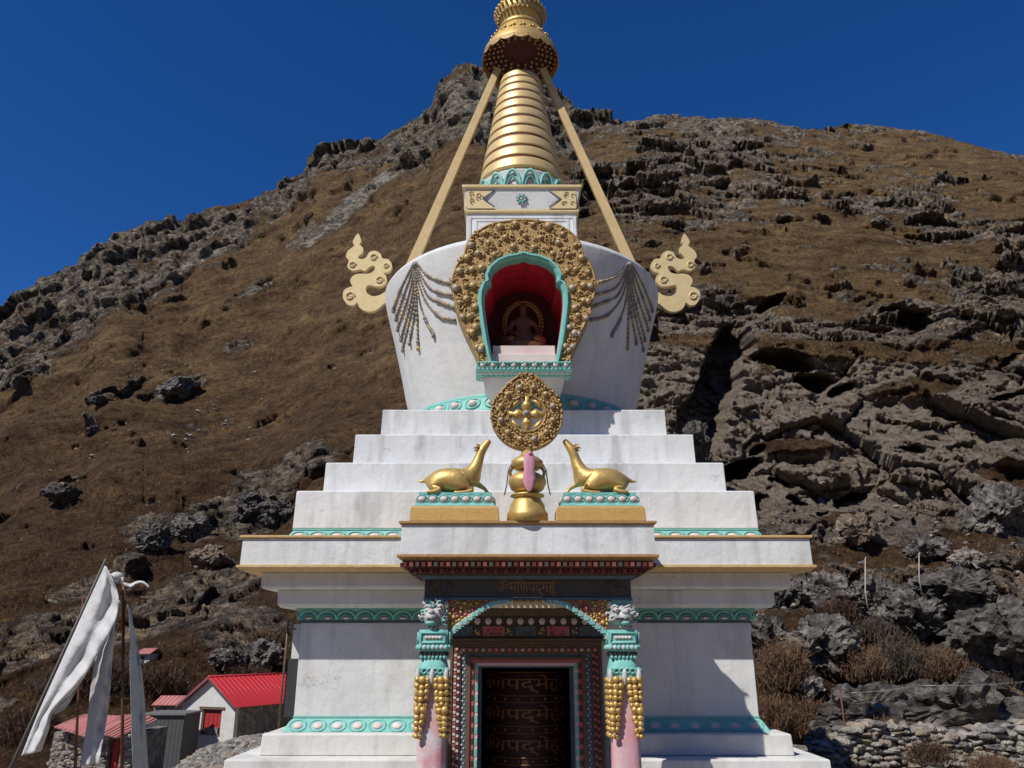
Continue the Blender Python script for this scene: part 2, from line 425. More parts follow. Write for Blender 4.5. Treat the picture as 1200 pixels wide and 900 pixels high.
pts = [(a[0]*.985, NY-.055, a[1]) for a in A]; mb.tube(pts, .02, 6, 0)
def place_knobs(test, x0, x1, z0_, z1_, y, n, rmin, rmax, mb, mis, occupied=None, tries=9000, gap=.85, flat=.7):
    occ = occupied if occupied is not None else []
    t = 0; c = 0
    while t < tries and c < n:
        t += 1; x = random.uniform(x0, x1); z = random.uniform(z0_, z1_); r = random.uniform(rmin, rmax)
        if not test(x, z): continue
        if any((x-a)**2+(z-b)**2 < ((r+q)*gap)**2 for a, b, q in occ): continue
        occ.append((x, z, r)); c += 1
        mb.ball((x, y, z), (r, r*flat, r), random.choice(mis), 2 if r > .03 else 1)
    return occ
inring = lambda x, z: inpoly(x, z, hs) and not inpoly(x, z, io)
xs = [p[0] for p in hs]; zs = [p[1] for p in hs]
knobs = MB(); occ = []
# rows of big studs following the outline
for t_, cnt in ((.17, 22), (.5, 19), (.82, 14)):
    P = [((A[i][0]*(1-t_)+B[i][0]*t_), (A[i][1]*(1-t_)+B[i][1]*t_)) for i in range(N_)]
    for p in resample(P, cnt+2)[1:-1]:
        r = random.uniform(.026, .05)*S; p = (p[0]+random.uniform(-.022, .022), p[1]+random.uniform(-.022, .022))
        occ.append((p[0], p[1], r*1.2)); knobs.ball((p[0], NY-.085, p[1]), (r, r*.85, r), random.choice([0, 0, 1, 0]), 2)
        mb.tube([(p[0]+math.cos(q)*r*1.25, NY-.068, p[1]+math.sin(q)*r*1.25) for q in [2*math.pi*k/10 for k in range(11)]], .009, 5, 0)
for i in range(330):
    x = random.uniform(min(xs), max(xs)); z = random.uniform(min(zs), max(zs))
    if not inring(x, z) or any((x-p)**2+(z-q)**2 < (w*.9)**2 for p, q, w in occ): continue
    rr1 = random.uniform(.03, .06); a1 = random.uniform(0, 6.28); s1 = random.choice((-1, 1))
    mb.tube([(x+math.cos(a1+s1*q)*rr1*(1-q/7), NY-.07-.012*q/5, z+math.sin(a1+s1*q)*rr1*(1-q/7)) for q in [j*.7 for j in range(9)]], [.006]+[.013]*7+[.018], 5, random.choice([0, 0, 1]))
place_knobs(inring, min(xs), max(xs), min(zs), max(zs), NY-.06, 330, .009*S, .02*S, mb, [0, 1], occ, 12000, .8, 1.0)
halo = part(mb, 'halo_surround', [m_goldd, m_stud]); part(knobs, 'halo_studs', [m_stud, m_studg], halo)
# turquoise sill below the niche
zsl1 = LP(617, 426, YC+NY-.1).z; zsl0 = LP(617, 432.5, YC+NY-.2).z; wsl = hw(56, 435, YC+NY)
mb = MB(); hh = zsl1-zsl0
def rr(w, y0, z): return [(-w, y0, z), (w, y0, z), (w+.02, NY+.35, z), (-w-.02, NY+.35, z)]
mb.loft([rr(wsl*.9, NY-.08, zsl0+hh*.02), rr(wsl*.97, NY-.15, zsl0+hh*.08), rr(wsl, NY-.17, zsl0+hh*.2), rr(wsl*.9, NY-.07, zsl0+hh*.27), rr(wsl*.9, NY-.07, zsl0+hh*.36), rr(wsl*.93, NY-.14, zsl0+hh*.4), rr(wsl*.97, NY-.17, zsl0+hh*.72), rr(wsl*.98, NY-.19, zsl0+hh*.85), rr(wsl*.95, NY-.19, zsl0+hh*.97), rr(wsl*.93, NY-.16, zsl0+hh)], 0)
for i in range(9):
    u = -wsl*.86+i*wsl*1.72/8; mb.ball((u, NY-.165, zsl0+hh*.62), (.038*S, .03, .036*S), 1, 2)
    mb.tube([(u+math.cos(q)*.055*S, NY-.165, zsl0+hh*.62+math.sin(q)*.045*S) for q in [2*math.pi*k/12 for k in range(13)]], .008, 5, 0)
for row_, (yy_, zz_) in enumerate(((NY-.03, 0.0), (NY+.1, .01), (NY+.22, .02))):
    for i in range(18): mb.ball((-wsl*.9+i*wsl*1.8/17+.03*(row_ % 2), yy_, zsl0+hh*zz_), (.034, .05, .02), 0 if row_ % 2 else 1, 1)
for i in range(22): mb.ball((-wsl*.93+i*wsl*1.86/21, NY-.165, zsl0+hh*.13), (.03, .025, .022), 0, 1)
for i in range(26): mb.ball((-wsl*.94+i*wsl*1.88/25, NY-.185, zsl0+hh*.86), (.022, .02, .018), 0, 1)
part(mb, 'niche_sill', [m_turq, m_petal], bevel=.004)
mb = MB(); q0 = lambda w, y0, z: [(-w, y0, z), (w, y0, z), (w, NY+1.1, z), (-w, NY+1.1, z)]
mb.loft([q0(wsl*.6, NY+.62, zsl0-.27), q0(wsl*.72, NY+.45, zsl0-.2), q0(wsl*.82, NY+.28, zsl0-.11), q0(wsl*.86, NY+.14, zsl0-.02), q0(wsl*.87, NY+.08, zsl0+hh*.9)], 0, True)
part(mb, 'niche_corbel', m_dome)
# lotus ring at the foot of the dome
mb = MB(); r0 = prof[0][0]; zr = ZT1+.004
mb.lathe([(r0+.24, zr), (r0+.23, zr+.05), (r0+.19, zr+.17), (r0+.12, zr+.27), (r0+.13, zr+.285), (r0+.12, zr+.31), (r0-.1, zr+.32)], 96, mi=0)
for i in range(40):
    a0 = 2*math.pi*(i+.5)/40; pts = []
    for k in range(11):
        q = 2*math.pi*k/10; aa = a0+math.cos(q)*.062; z = zr+.16+math.sin(q)*.09; rr_ = r0+.235-(z-zr-.06)*.5+.012
        pts.append((rr_*math.cos(aa), rr_*math.sin(aa), z))
    mb.tube(pts, .013, 5, 0)
    rr_ = r0+.18; mb.ball((rr_*math.cos(a0), rr_*math.sin(a0), zr+.16), (.08, .08, .06), 1, 2)
part(mb, 'dome_lotus_ring', [m_turq, m_petal])
# bead garlands lying on the dome
def on_dome(x, y, lift=.02):
    d = PT(x, y, 1.0)-Vector((0, 0, EZ)); d = Vector((d.x, 1, d.z)); 
    for i in range(1500):
        Y = YC-2.8+i*.003; p = Vector((0, 0, EZ))+d*Y
        if math.hypot(p.x-X0, p.y-YC) <= rdome(p.z)+lift*.6: return Vector((p.x-X0, p.y-YC, p.z))
    # beside the silhouette: pull the point onto the surface
    Y = YC-.2; p = Vector((0, 0, EZ))+d*Y; q = Vector((p.x-X0, p.y-YC, 0)); r = rdome(p.z)+lift*.5
    q = q.normalized()*r; return Vector((q.x, q.y, p.z))
GL = [[(489, 309), (500, 322), (516, 329), (533, 333)], [(488, 312), (501, 335), (516, 343), (533, 346)], [(488, 316), (500, 345), (516, 354), (535, 361)], [(487, 320), (497, 350), (514, 370), (533, 375)],
      [(486, 322), (492, 355), (500, 378), (508, 391)], [(485, 312), (475, 340), (464, 372)], [(485, 316), (479, 345), (466, 384)], [(486, 316), (482, 350), (470, 396)],
      [(486, 318), (485, 350), (472, 408)], [(487, 318), (487, 355), (480, 400)], [(487, 320), (488, 355), (490, 406)], [(484, 310), (471, 335), (461, 362)]]
for sgn in (-1, 1):
    mb = MB()
    for gi, g in enumerate(GL):
        path = smooth_poly([(float(a), float(b)) for a, b in g], 5, False)
        if sgn > 0: path = [(2*(600+X0*gg(y)/(YC-1.6))-x, y) for x, y in path]
        P3 = [on_dome(x, y) for x, y in path]
        mb.tube(P3, .013, 5, 0)
        for i in range(1, len(P3)):
            for q in (0.25, .75):
                c = P3[i-1].lerp(P3[i], q); t = (i+q)/len(P3)
                mb.ball(c, random.uniform(.016, .024)*(1.1+.5*(t > .6)), 0 if (i % 4) else 1, 1)
        e_ = P3[-1]
        if gi > 3: mb.ball(e_-Vector((0, 0, .03)), (.035, .035, .06), 0 if gi != 10 else 1, 1)
    k = on_dome(487, 310) if sgn < 0 else on_dome(2*(600+X0*gg(310)/(YC-1.6))-487, 310)
    mb.ball(k, .06, 0, 1)
    part(mb, 'bead_garland', [m_strand, m_stud])
# ---- harmika
wh0, zh0 = sq(64.5, 287); wh1, zh1 = sq(64.5, 250); wh2, zh2 = sq(68.5, 217)
mb = MB()
mb.loft([sqr(wh0, HZ-.35), sqr(wh0, zh1-.16), sqr(wh0, zh1)])
for s_ in range(4):
    # raised double panel borders on each face
    for (a, b, o) in ((.93, 1.0, .016), (.82, .87, .012)):
        w_ = wh0; zt2 = zh1-.05-(.06 if a < .9 else 0); zb_ = HZ-.1+.02
        def bx(x0, x1, z0_, z1_):
            c = [(x0, -w_-o, z0_), (x1, -w_-o, z0_), (x1, -w_-o, z1_), (x0, -w_-o, z1_), (x0, -w_+.002, z0_), (x1, -w_+.002, z0_), (x1, -w_+.002, z1_), (x0, -w_+.002, z1_)]
            for _ in range(s_): c = [(-y, x, z) for x, y, z in c]
            mb.add(c, [(0,1,2,3),(4,7,6,5),(0,4,5,1),(1,5,6,2),(2,6,7,3),(3,7,4,0)], 0)
        bx(-w_*b, -w_*a, zb_, zt2); bx(w_*a, w_*b, zb_, zt2); bx(-w_*a, w_*a, zt2-.045, zt2)
part(mb, 'harmika', m_step, bevel=.005)
mb = MB(); zz1 = zh1+.003
mb.loft([sqr(wh1+.005, zz1), sqr(wh1+.03, zz1+.02), sqr(wh1+.03, zz1+.06)], 1)
mb.loft([sqr(wh1+.0, zz1+.063), sqr(wh2-.02, zh2-.06)], 0)
mb.loft([sqr(wh2-.01, zh2-.057), sqr(wh2+.02, zh2-.04), sqr(wh2+.02, zh2)], 1)
part(mb, 'harmika_head', [m_dome, m_cream])
# painted corner lozenges and eight-petalled emblem
mb = MB(); zc = (zz1+.063+zh2-.06)/2; hh = (zh2-.06-zz1-.063)
for s_ in range(4):
    def rot(p):
        for _ in range(s_): p = (-p[1], p[0], p[2])
        return p
    yf = -(wh1+wh2)/2-.012
    for sg in (-1, 1):
        W_ = wh1-.01; x1 = sg*W_; x0_ = sg*W_*.72; x2 = sg*W_*.5
        c = [(x1, yf, zc-hh*.48), (x1, yf, zc+hh*.48), (x2, yf, zc+hh*.48), (x0_, yf, zc), (x2, yf, zc-hh*.48)]
        c += [(p[0], yf+.03, p[2]) for p in c]; c = [rot(p) for p in c]
        mb.add(c, [(0,1,2,3,4),(9,8,7,6,5)]+[(i, (i+1) % 5, 5+(i+1) % 5, 5+i) for i in range(5)], 0)
        for P in ([(x2, zc+hh*.42), (x0_, zc), (x2, zc-hh*.42)],):
            mb.tube([rot((px, yf-.006, pz)) for px, pz in P], .011, 5, 1)
        for k in range(7):
            cx = sg*W_*random.uniform(.74, .96); cz = zc+hh*random.uniform(-.38, .38)
            mb.tube([rot((cx+math.cos(q)*.035, yf-.004, cz+math.sin(q)*.035)) for q in [2*math.pi*i/8 for i in range(7)]], .009, 4, 2)
    for k in range(8):
        q = math.pi*k/4+math.pi/8; mb.ball(rot((math.cos(q)*.062, yf, zc+math.sin(q)*.062)), (.026, .022, .026), 3, 1)
        mb.tube([rot((math.cos(q+a)*(.1 if a == 0 else .075), yf, zc+math.sin(q+a)*(.1 if a == 0 else .075))) for a in (-.3, 0, .3)], .008, 4, 1)
    mb.ball(rot((0, yf, zc)), (.03, .025, .03), 0, 1)
part(mb, 'harmika_ornament', [m_cream, m_blue, m_stud, m_turq])
# ---- spire
def circ(dx, y): 
    r = YC*math.sin(math.atan(dx/gg(y))); return r, Zat(y, YC-r)     # front point of a ring
rl, _ = circ(50, 207); zb_ = zh2+.003; zb1 = circ(49, 197)[1]
mb = MB()
mb.lathe([(rl*1.0, zb_), (rl*1.01, zb_+.04), (rl*1.0, zb_+.1), (rl*.96, zb1-.02), (rl*.97, zb1)], 64, mi=0)
for i in range(16):
    a0 = 2*math.pi*(i+.5)/16-math.pi/2
    for sc_, mi in ((1, 1), (.66, 2)):
        pts = []
        for k in range(9):
            q = math.pi*k/8; aa = a0+math.cos(q)*.185*sc_; rr_ = rl*1.01+.015; pts.append((rr_*math.cos(aa), rr_*math.sin(aa), zb_+.03+math.sin(q)*(zb1-zb_-.05)*.95*sc_))
        mb.tube(pts, .032 if sc_ == 1 else .022, 5, mi)
    mb.ball(((rl+.02)*math.cos(a0), (rl+.02)*math.sin(a0), zb_+.09), (.075, .075, .065), 3, 1)
part(mb, 'spire_lotus', [m_dome, m_turq, m_turqd, m_rose])
ys = [197, 182, 168, 153, 141, 128, 116, 105, 94, 84, 75, 66]
ra, za_ = circ(49.5, 197); rb_, zbb = circ(24, 85)
mb = MB()
def rsp(z): return ra+(rb_-ra)*(z-za_)/(zbb-za_)
for i in range(len(ys)-1):
    zA = circ(rsp(1), ys[i])[1] if 0 else Zat(ys[i], YC-.6*S); zB = Zat(ys[i+1], YC-.6*S)
    ra_ = rsp(zA); rb2 = rsp(zB); g_ = (zB-zA)
    pf = [(ra_*.985, zA), (ra_*1.003, zA+g_*.03), (ra_*1.003, zA+g_*.12), (ra_*.5+rb2*.5, zA+g_*.5), (rb2*1.02, zA+g_*.74), (rb2*1.012, zA+g_*.79)]
    mb.lathe(pf, 64, mi=0, capb=True, capt=True)
    mb.lathe([(rb2*1.005, zA+g_*.791), (rb2*.985, zA+g_*.85), (rb2*.98, zA+g_*.999)], 64, mi=1)
ZST = zB; 
part(mb, 'spire_rings', [M('spire_gilt', (.74, .54, .22), .45, .25, (.62, .47, .24), 5, .25, 26, vamt=.5, bdist=.006), M('spire_band_red', (.2, .05, .03), .6, 0, (.12, .05, .03), 9)])
# parasol on the spire
rp = YC*math.sin(math.atan(44/gg(72))); zp = Zat(70, YC)
par = MB(); sca = lambda a, z: 1+.03*abs(math.cos(a*12))
skirt = []
top = [(rp, zp), (rp*.97, zp+.11), (rp*.86, zp+.24), (rp*.76, zp+.4), (rp*.62, zp+.58), (rp*.6, zp+.6)]
par.lathe(top, 72, mi=0, capb=False, capt=True)
inn = [(rp*.985, zp+.002), (rp*.93, zp+.1), (rp*.82, zp+.22), (rp*.4, zp+.3)]
par.lathe(inn, 72, mi=1, capb=False, capt=True)
n = 72
vs = []; 
for i in range(n):
    a = 2*math.pi*i/n; d = .07+.06*abs(math.sin(a*9)); c, s_ = math.cos(a), math.sin(a)
    vs += [(rp*1.0*c, rp*1.0*s_, zp+.01), (rp*1.03*c, rp*1.03*s_, zp-d), (rp*1.01*c, rp*1.01*s_, zp-d), (rp*.98*c, rp*.98*s_, zp+.01)]
par.add(vs, [(i*4+k, ((i+1) % n)*4+k, ((i+1) % n)*4+(k+1) % 4, i*4+(k+1) % 4) for i in range(n) for k in range(4)], 2)
for ring_r, cnt in ((.95, 34), (.84, 30), (.72, 26), (.6, 20), (.5, 16)):      # pierced lattice bosses below
    for i in range(cnt):
        a = 2*math.pi*(i+.5*ring_r)/cnt; par.ball((rp*ring_r*math.cos(a), rp*ring_r*math.sin(a), zp+.05+.28*(1-ring_r)), .032, 3, 1)
for i in range(16):
    a = 2*math.pi*i/16; c, s_ = math.cos(a), math.sin(a)
    par.tube([(rp*.95*c, rp*.95*s_, zp+.06), (rp*.5*c, rp*.5*s_, zp+.2)], .018, 5, 1)
for i in range(60):
    a = 2*math.pi*i/60; par.ball((rp*.82*math.cos(a), rp*.82*math.sin(a), zp+.3+.05*math.sin(i*2.1)), .035, 0, 1)
parasol = part(par, 'parasol', [m_goldb, m_dred, m_goldd, m_stud])
# crown, crescent and sun above the parasol
cr = MB(); zc0 = zp+.6; rc = YC*math.sin(math.atan(26/gg(34)))*.98
cr.lathe([(rc*.8, zc0), (rc*.98, zc0+.05), (rc*.98, zc0+.12), (rc*.8, zc0+.15), (rc*.84, zc0+.2), (rc*1.0, zc0+.36), (rc*1.2, zc0+.5), (rc*1.1, zc0+.5), (rc*.8, zc0+.4)], 72, mi=0, smooth=True)
for i in range(32):
    a = 2*math.pi*i/32; cr.ball((rc*1.15*math.cos(a), rc*1.15*math.sin(a), zc0+.5), (.042, .042, .05), 0, 1)
    cr.ball((rc*1.02*math.cos(a+.13), rc*1.02*math.sin(a+.13), zc0+.34), (.035, .035, .05), 1, 1)
part(cr, 'crown', [m_goldb, m_goldd])
mo = MB(); zm0 = zc0+.45
mo.lathe([(rc*.5, zm0), (rc*.55, zm0+.1), (rc*.85, zm0+.22), (rc*.95, zm0+.34), (rc*.85, zm0+.44), (rc*.5, zm0+.48)], 40, mi=0)
n = 20; outer = [(math.cos(R(200+140*i/n))*.52, math.sin(R(200+140*i/n))*.52) for i in range(n+1)]; inner = [(math.cos(R(340-140*i/n))*.47, .1+math.sin(R(340-140*i/n))*.42) for i in range(n+1)]
mo.prism([(p[0], p[1]+zm0+1.05) for p in outer+inner], -.06, .06)
dsk = [(math.cos(2*math.pi*i/28)*.3, math.sin(2*math.pi*i/28)*.3+zm0+1.02) for i in range(28)]; mo.prism(dsk, -.08, .08)
mo.lathe([(.001, zm0+1.75), (.05, zm0+1.6), (.12, zm0+1.42), (.1, zm0+1.33), (.03, zm0+1.28)], 20)
part(mo, 'crescent_finial', m_goldb)
# slanting beams from the parasol to the shoulder
for sg in (-1, 1):
    A_ = LP(579, 92, YC); B_ = LP(481, 313, YC-.1)
    a = Vector((sg*abs(A_.x), 0, A_.z)); b = Vector((sg*abs(B_.x), -.1, B_.z-.03)); d = (b-a).normalized(); u = Vector((d.z, 0, -d.x)).normalized()
    mb = MB(); w_ = .085; e_ = Vector((0, .045, 0))
    a = a-d*.25
    ring = lambda c, k: [c-u*w_*k-e_, c+u*w_*k-e_, c+u*w_*k+e_, c-u*w_*k+e_]
    mb.loft([ring(a, .8), ring(a.lerp(b, .5), .95), ring(b, 1.12)]); part(mb, 'slanting_beam', m_beam, bevel=.008)
# cloud-like gilt scrolls at the ends of the beams
sc_px = [(345,435),(300,462),(250,468),(212,445),(205,410),(222,390),(265,398),(315,398),(348,370),(348,330),(330,308),(372,293),(388,250),(362,210),(322,203),(308,172),(270,150),(228,162),(205,200),(165,208),(150,192),(180,165),(185,130),(160,105),(172,82),(150,28),(112,88),(125,112),(80,150),(65,190),(85,218),(75,262),(112,290),(165,280),(195,292),(232,262),(262,256),(268,275),(250,300),(215,312),(150,312),(110,330),(95,365),(112,400),(90,405),(50,430),(45,480),(75,525),(120,532),(145,512),(160,548),(212,576),(270,570),(320,530),(362,500),(372,440)]
base = [LP(395+x/6, 270+y/6, YC-.05) for x, y in sc_px]
for sg in (-1, 1):
    poly = smooth_poly([(sg*abs(p.x), p.z) for p in base], 3)
    mb = MB(); mb.prism(poly, -.09, .0)
    for (x, y, r) in ((92, 468, .085), (258, 195, .07), (300, 355, .075), (110, 248, .065), (345, 255, .05)):
        c = LP(395+x/6, 270+y/6, YC-.05); X = sg*abs(c.x)
        mb.tube([(X+math.cos(q*sg)*r*(1-q/14), -.1, c.z+math.sin(q)*r*(1-q/14)) for q in [k*.5 for k in range(14)]], .016, 5, 0)
        mb.ball((X, -.09, c.z), (r*.22, .02, r*.22), 0, 1)
    part(mb, 'gilt_scroll', m_cream, bevel=.012)

# ---- porch
PY = 7.2*S; AXp = lambda y, Y: 600+X0*gg(y)/Y
pw = hw(153, 632, PY); zp0 = Zat(655, PY)+.01; zp1 = Zat(610, PY)
slab(0, PY-YC+.012, -WW+.3, pw-.012, zp0, zp1, 'porch_roof_slab', [m_step, m_brown])
def py2z(y, Y): return Zat(y, Y)
# carved stepping below the slab
mb = MB(); Yd0 = PY+.05; Yd1 = 7.42*S
def rp_(w, yf, z): return [(-w, yf-YC, z), (w, yf-YC, z), (w, -WW+.05, z), (-w, -WW+.05, z)]
zA = zp0-.032; zBm = Zat(675, Yd1); wB = hw(121, 686, Yd1)
mb.loft([rp_(wB+.03, Yd1-.03, zBm-.035), rp_(wB+.06, Yd1-.06, zBm)], 1)
mb.loft([rp_(wB+.07, Yd1-.08, zBm+.003), rp_(wB+.09, Yd1-.1, zBm+(zA-zBm)*.45)], 0)
mb.loft([rp_(wB+.14, Yd1-.15, zBm+(zA-zBm)*.47), rp_(pw-.05, PY+.05, zA)], 0)
part(mb, 'porch_corbel', [m_dred, m_blue])
mb = MB()
for row, (w_, yy, z_, sz) in enumerate(((pw-.06, PY+.035, zA-.03, .034), (wB+.12, Yd1-.13, zBm+(zA-zBm)*.33, .03))):
    cnt = int(2*w_/(sz*1.9))
    for i in range(cnt):
        x = -w_+(i+.5)*2*w_/cnt; mb.box(x-sz*.55, x+sz*.55, yy-YC-.035, yy-YC+.05, z_-sz*.7, z_+sz*.6, [0, 1, 2][i % 3] if row == 0 else [0, 1][i % 2])
    for sg in (-1, 1):
        cn2 = 14
        for i in range(cn2):
            y = yy-YC+.06+i*(-WW-(yy-YC)-.1)/cn2; mb.box(sg*w_-.03, sg*w_+.03, y-.02, y+.02, z_-sz*.7, z_+sz*.6, [0, 1, 2][i % 3])
part(mb, 'corbel_blocks', [m_dred, M('dull_rose', (.26, .07, .06), .7, 0, (.18, .05, .045), 20), m_dark])
# main beam with gilded lettering
YB = 7.44*S; zb0 = Zat(700, YB); zb1 = Zat(677, YB)+.01
mb = MB(); mb.box(-wB, wB, YB-YC, YB-YC+.22, zb0, zb1, 0)
mb.box(-wB-.01, wB+.01, YB-YC-.02, YB-YC+.24, zb0-.03, zb0-.003, 1)
mb.box(-wB*.78, wB*.78, YB-YC-.008, YB-YC-.001, zb0+.03, zb0+.037, 2); mb.box(-wB*.78, wB*.78, YB-YC-.008, YB-YC-.001, zb1-.05, zb1-.043, 2)
for sg in (-1, 1):
    for k in range(9):
        cx = sg*wB*random.uniform(.83, .96); cz = random.uniform(zb0+.03, zb1-.04); mb.tube([(cx+math.cos(q)*.03, YB-YC-.006, cz+math.sin(q)*.03) for q in [k2*.8 for k2 in range(7)]], .007, 4, 2)
    mb.tube([(sg*wB*.8, YB-YC-.006, zb0+.03), (sg*wB*.72, YB-YC-.006, (zb0+zb1)/2), (sg*wB*.8, YB-YC-.006, zb1-.04)], .008, 4, 2)
beam = part(mb, 'porch_beam', [m_dark, m_blue, m_wood])
def text_mesh(s, size, ext=.006):
    c = bpy.data.curves.new('t', 'FONT'); c.body = s; c.size = size; c.extrude = ext; c.align_x = 'CENTER'; c.resolution_u = 3
    o = bpy.data.objects.new('t', c); COL.objects.link(o); bpy.context.view_layer.update()
    me = bpy.data.meshes.new_from_object(o.evaluated_get(bpy.context.evaluated_depsgraph_get()))
    v = [tuple(x.co) for x in me.vertices]; f = [tuple(p.vertices) for p in me.polygons]
    bpy.data.objects.remove(o); return v, f
MANTRA = '\u0950\u092e\u093f\u0923\u092a\u0926\u094d\u092e\u0947\u0939\u0942\u0902'
v, f = text_mesh(MANTRA, 1)
def fit(v, w, h):
    xs = [p[0] for p in v]; ys = [p[1] for p in v]; sx = w/(max(xs)-min(xs)); sy = h/(max(ys)-min(ys))
    return [((p[0]-(max(xs)+min(xs))/2)*sx, (p[1]-(max(ys)+min(ys))/2)*sy, p[2]) for p in v]
m_letter = M('gilt_letters', (.34, .17, .06), .5, .3)
v2 = fit(v, hw(68, 688, YB), (zb1-zb0)*.86)
mb = MB(); mb.add([(p[0], YB-YC-.006-p[2]*.5, p[1]+(zb0+zb1)/2) for p in v2], f, 0); mb.build('lettering', [m_letter], beam, fixn=False)
# columns
YCo = 7.5*S
for sg in (-1, 1):
    cx = sg*hw(110, 770, YCo); y = YCo-YC; cw = hw(17, 770, YCo)
    zc = lambda py: Zat(py, YCo-.1)
    tint = m_shaft if sg < 0 else m_shaftp
    # shaft
    mb = MB()
    def cring(w, z, n=20, p=4): 
        out = []
        for i in range(n):
            a = 2*math.pi*i/n+.01; c, s_ = math.cos(a), math.sin(a); k = (abs(c)**p+abs(s_)**p)**(-1/p); out.append((cx+c*k*w, y+s_*k*w, z))
        return out
    mb.loft([cring(cw*.97, .0), cring(cw*.97, zc(905)), cring(cw*.9, zc(840)), cring(cw*.8, zc(800)), cring(cw*.75, zc(742))], 0, True)
    mb.loft([cring(cw*1.35, 0), cring(cw*1.35, .14), cring(cw*1.1, .2)], 0, False)
    col = part(mb, 'column', tint)
    # capital
    mb = MB(); b_ = lambda w, z: cring(w, z, 24, 10)
    za2, zb2_ = zc(764), zc(738)
    mb.loft([b_(cw*.85, za2-.005), b_(cw*1.04, za2+.03), b_(cw*1.04, zb2_-.02), b_(cw*1.0, zb2_)], 0)
    hgt = zb2_-za2; ww = cw*1.04
    for s_ in range(4):
        def rt(p):
            a, b2, c2 = p
            for _ in range(s_): a, b2 = -b2, a
            return (cx+a, y+b2, c2)
        zm1 = za2+hgt*.62; 
        mb.tube([rt((-ww*.78, -ww-.006, zm1-hgt*.2)), rt((-ww*.78, -ww-.006, zm1+hgt*.24)), rt((ww*.78, -ww-.006, zm1+hgt*.24)), rt((ww*.78, -ww-.006, zm1-hgt*.2)), rt((-ww*.78, -ww-.006, zm1-hgt*.2))], .011, 4, 0)
        for k in range(5): mb.ball(rt((ww*(-.44+.22*k), -ww, zm1+.005)), (.028, .018, .02), 1, 1)
        for k in range(7): mb.ball(rt((ww*(-.84+.28*k), -ww, za2+hgt*.2)), (.03, .025, .034), 2 if k % 2 else 0, 1)
        for k in range(9): mb.ball(rt((ww*(-.72+.18*k), -ww*.84, za2-.022)), (.016, .02, .026), 3, 1)
    part(mb, 'capital', [m_turq, m_petal, m_grey, m_black], col)
    # draped collar
    mb = MB(); ze, zf = zc(799), zc(770)
    mb.loft([cring(cw*1.06, ze-.03), cring(cw*1.1, ze+.02), cring(cw*1.02, (ze+zf)/2), cring(cw*.85, zf-.02), cring(cw*.7, zf)], 0, True)
    for k in range(7): mb.ball((cx+cw*(-.78+.26*k), y-cw*.8, zf), (.022, .03, .03), 0, 1)
    for k in range(6):
        a0 = -.9+k*.36
        mb.tube([(cx+cw*a0+math.cos(q)*.04*(1-q/9), y-cw*1.07, (ze+zf)/2-.02+math.sin(q)*.04*(1-q/9)) for q in [j*.6 for j in range(11)]], .012, 5, 0)
    for dx_ in (-.95, 0, .95): mb.ball((cx+cw*dx_, y-cw*1.06, ze+.05), (cw*.2, .04, .09), 1, 2)
    part(mb, 'collar', [m_turq, m_grey], col)
    # golden bead swags: two strands that part in an inverted V
    mb = MB(); g0, g1 = zc(797), zc(862)
    for side in (-1, 1):
        for rowi in range(10):
            t = rowi/9; z = g0+(g1-g0)*t
            inner_ = .1+.48*t; outer_ = 1.12-.1*t*t
            cnt = 3 if t < .45 else 2
            for q in range(cnt):
                u = inner_+(outer_-inner_)*(q+.5)/cnt; r = cw*(outer_-inner_)/cnt*.8
                bulge = 1.06+.07*math.sin(math.pi*(q+.5)/cnt)
                mb.ball((cx+side*cw*u, y-cw*bulge-.012*(q % 2), z+.012*random.uniform(-1, 1)), (r*random.uniform(.8, 1.1), r*random.uniform(.7, 1), r*random.uniform(.8, 1.15)), 0, 2); mb.ball((cx+side*cw*u+r*.3*random.uniform(-1, 1), y-cw*bulge-r*.75, z+r*.2), r*.32, 0, 1)
            mb.ball((cx+side*cw*1.06, y-cw*.5, z), cw*.2, 0, 1); mb.ball((cx+side*cw*1.06, y, z), cw*.2, 0, 1); mb.ball((cx+side*cw*1.06, y+cw*.5, z), cw*.2, 0, 1)
    part(mb, 'bead_swag', m_gold, col)
    # snarling lion head on the capital
    mb = MB(); zl0, zl1 = zc(738), zc(704); hm = (zl1-zl0); zc_ = (zl0+zl1)/2; W_ = cw*1.02
    yl = y-cw*.15
    mb.ball((cx, yl, zc_), (W_*.85, W_*.9, hm*.42), 0, 2, jit=.05)
    mb.ball((cx+sg*.03, yl-W_*.75, zc_-.02), (W_*.5, W_*.5, hm*.24), 0, 2, jit=.05)          # muzzle
    mb.ball((cx+sg*.03, yl-W_*1.1, zc_+.03), (W_*.24, W_*.2, hm*.1), 0, 2)                    # nose
    mb.box(cx-W_*.4, cx+W_*.4, yl-W_*1.22, yl-W_*.7, zc_-hm*.17, zc_-hm*.1, 2)                 # open mouth
    mb.ball((cx+sg*.03, yl-W_*.85, zc_-hm*.27), (W_*.42, W_*.42, hm*.09), 1, 2)                # jaw
    for s2 in (-1, 1):
        mb.ball((cx+s2*W_*.36, yl-W_*.92, zc_+hm*.17), (W_*.15, W_*.13, hm*.09), 3, 2); mb.ball((cx+s2*W_*.36, yl-W_*1.04, zc_+hm*.17), W_*.06, 2, 1)
        mb.tube([(cx+s2*W_*.2, yl-W_*.98, zc_+hm*.26), (cx+s2*W_*.5, yl-W_*.9, zc_+hm*.33), (cx+s2*W_*.72, yl-W_*.6, zc_+hm*.24)], W_*.08, 5, 0)
        for k in range(5): mb.ball((cx+s2*W_*.1*k*.9, yl-W_*1.16, zc_-hm*.14), (W_*.045, W_*.04, hm*.04), 3, 1)
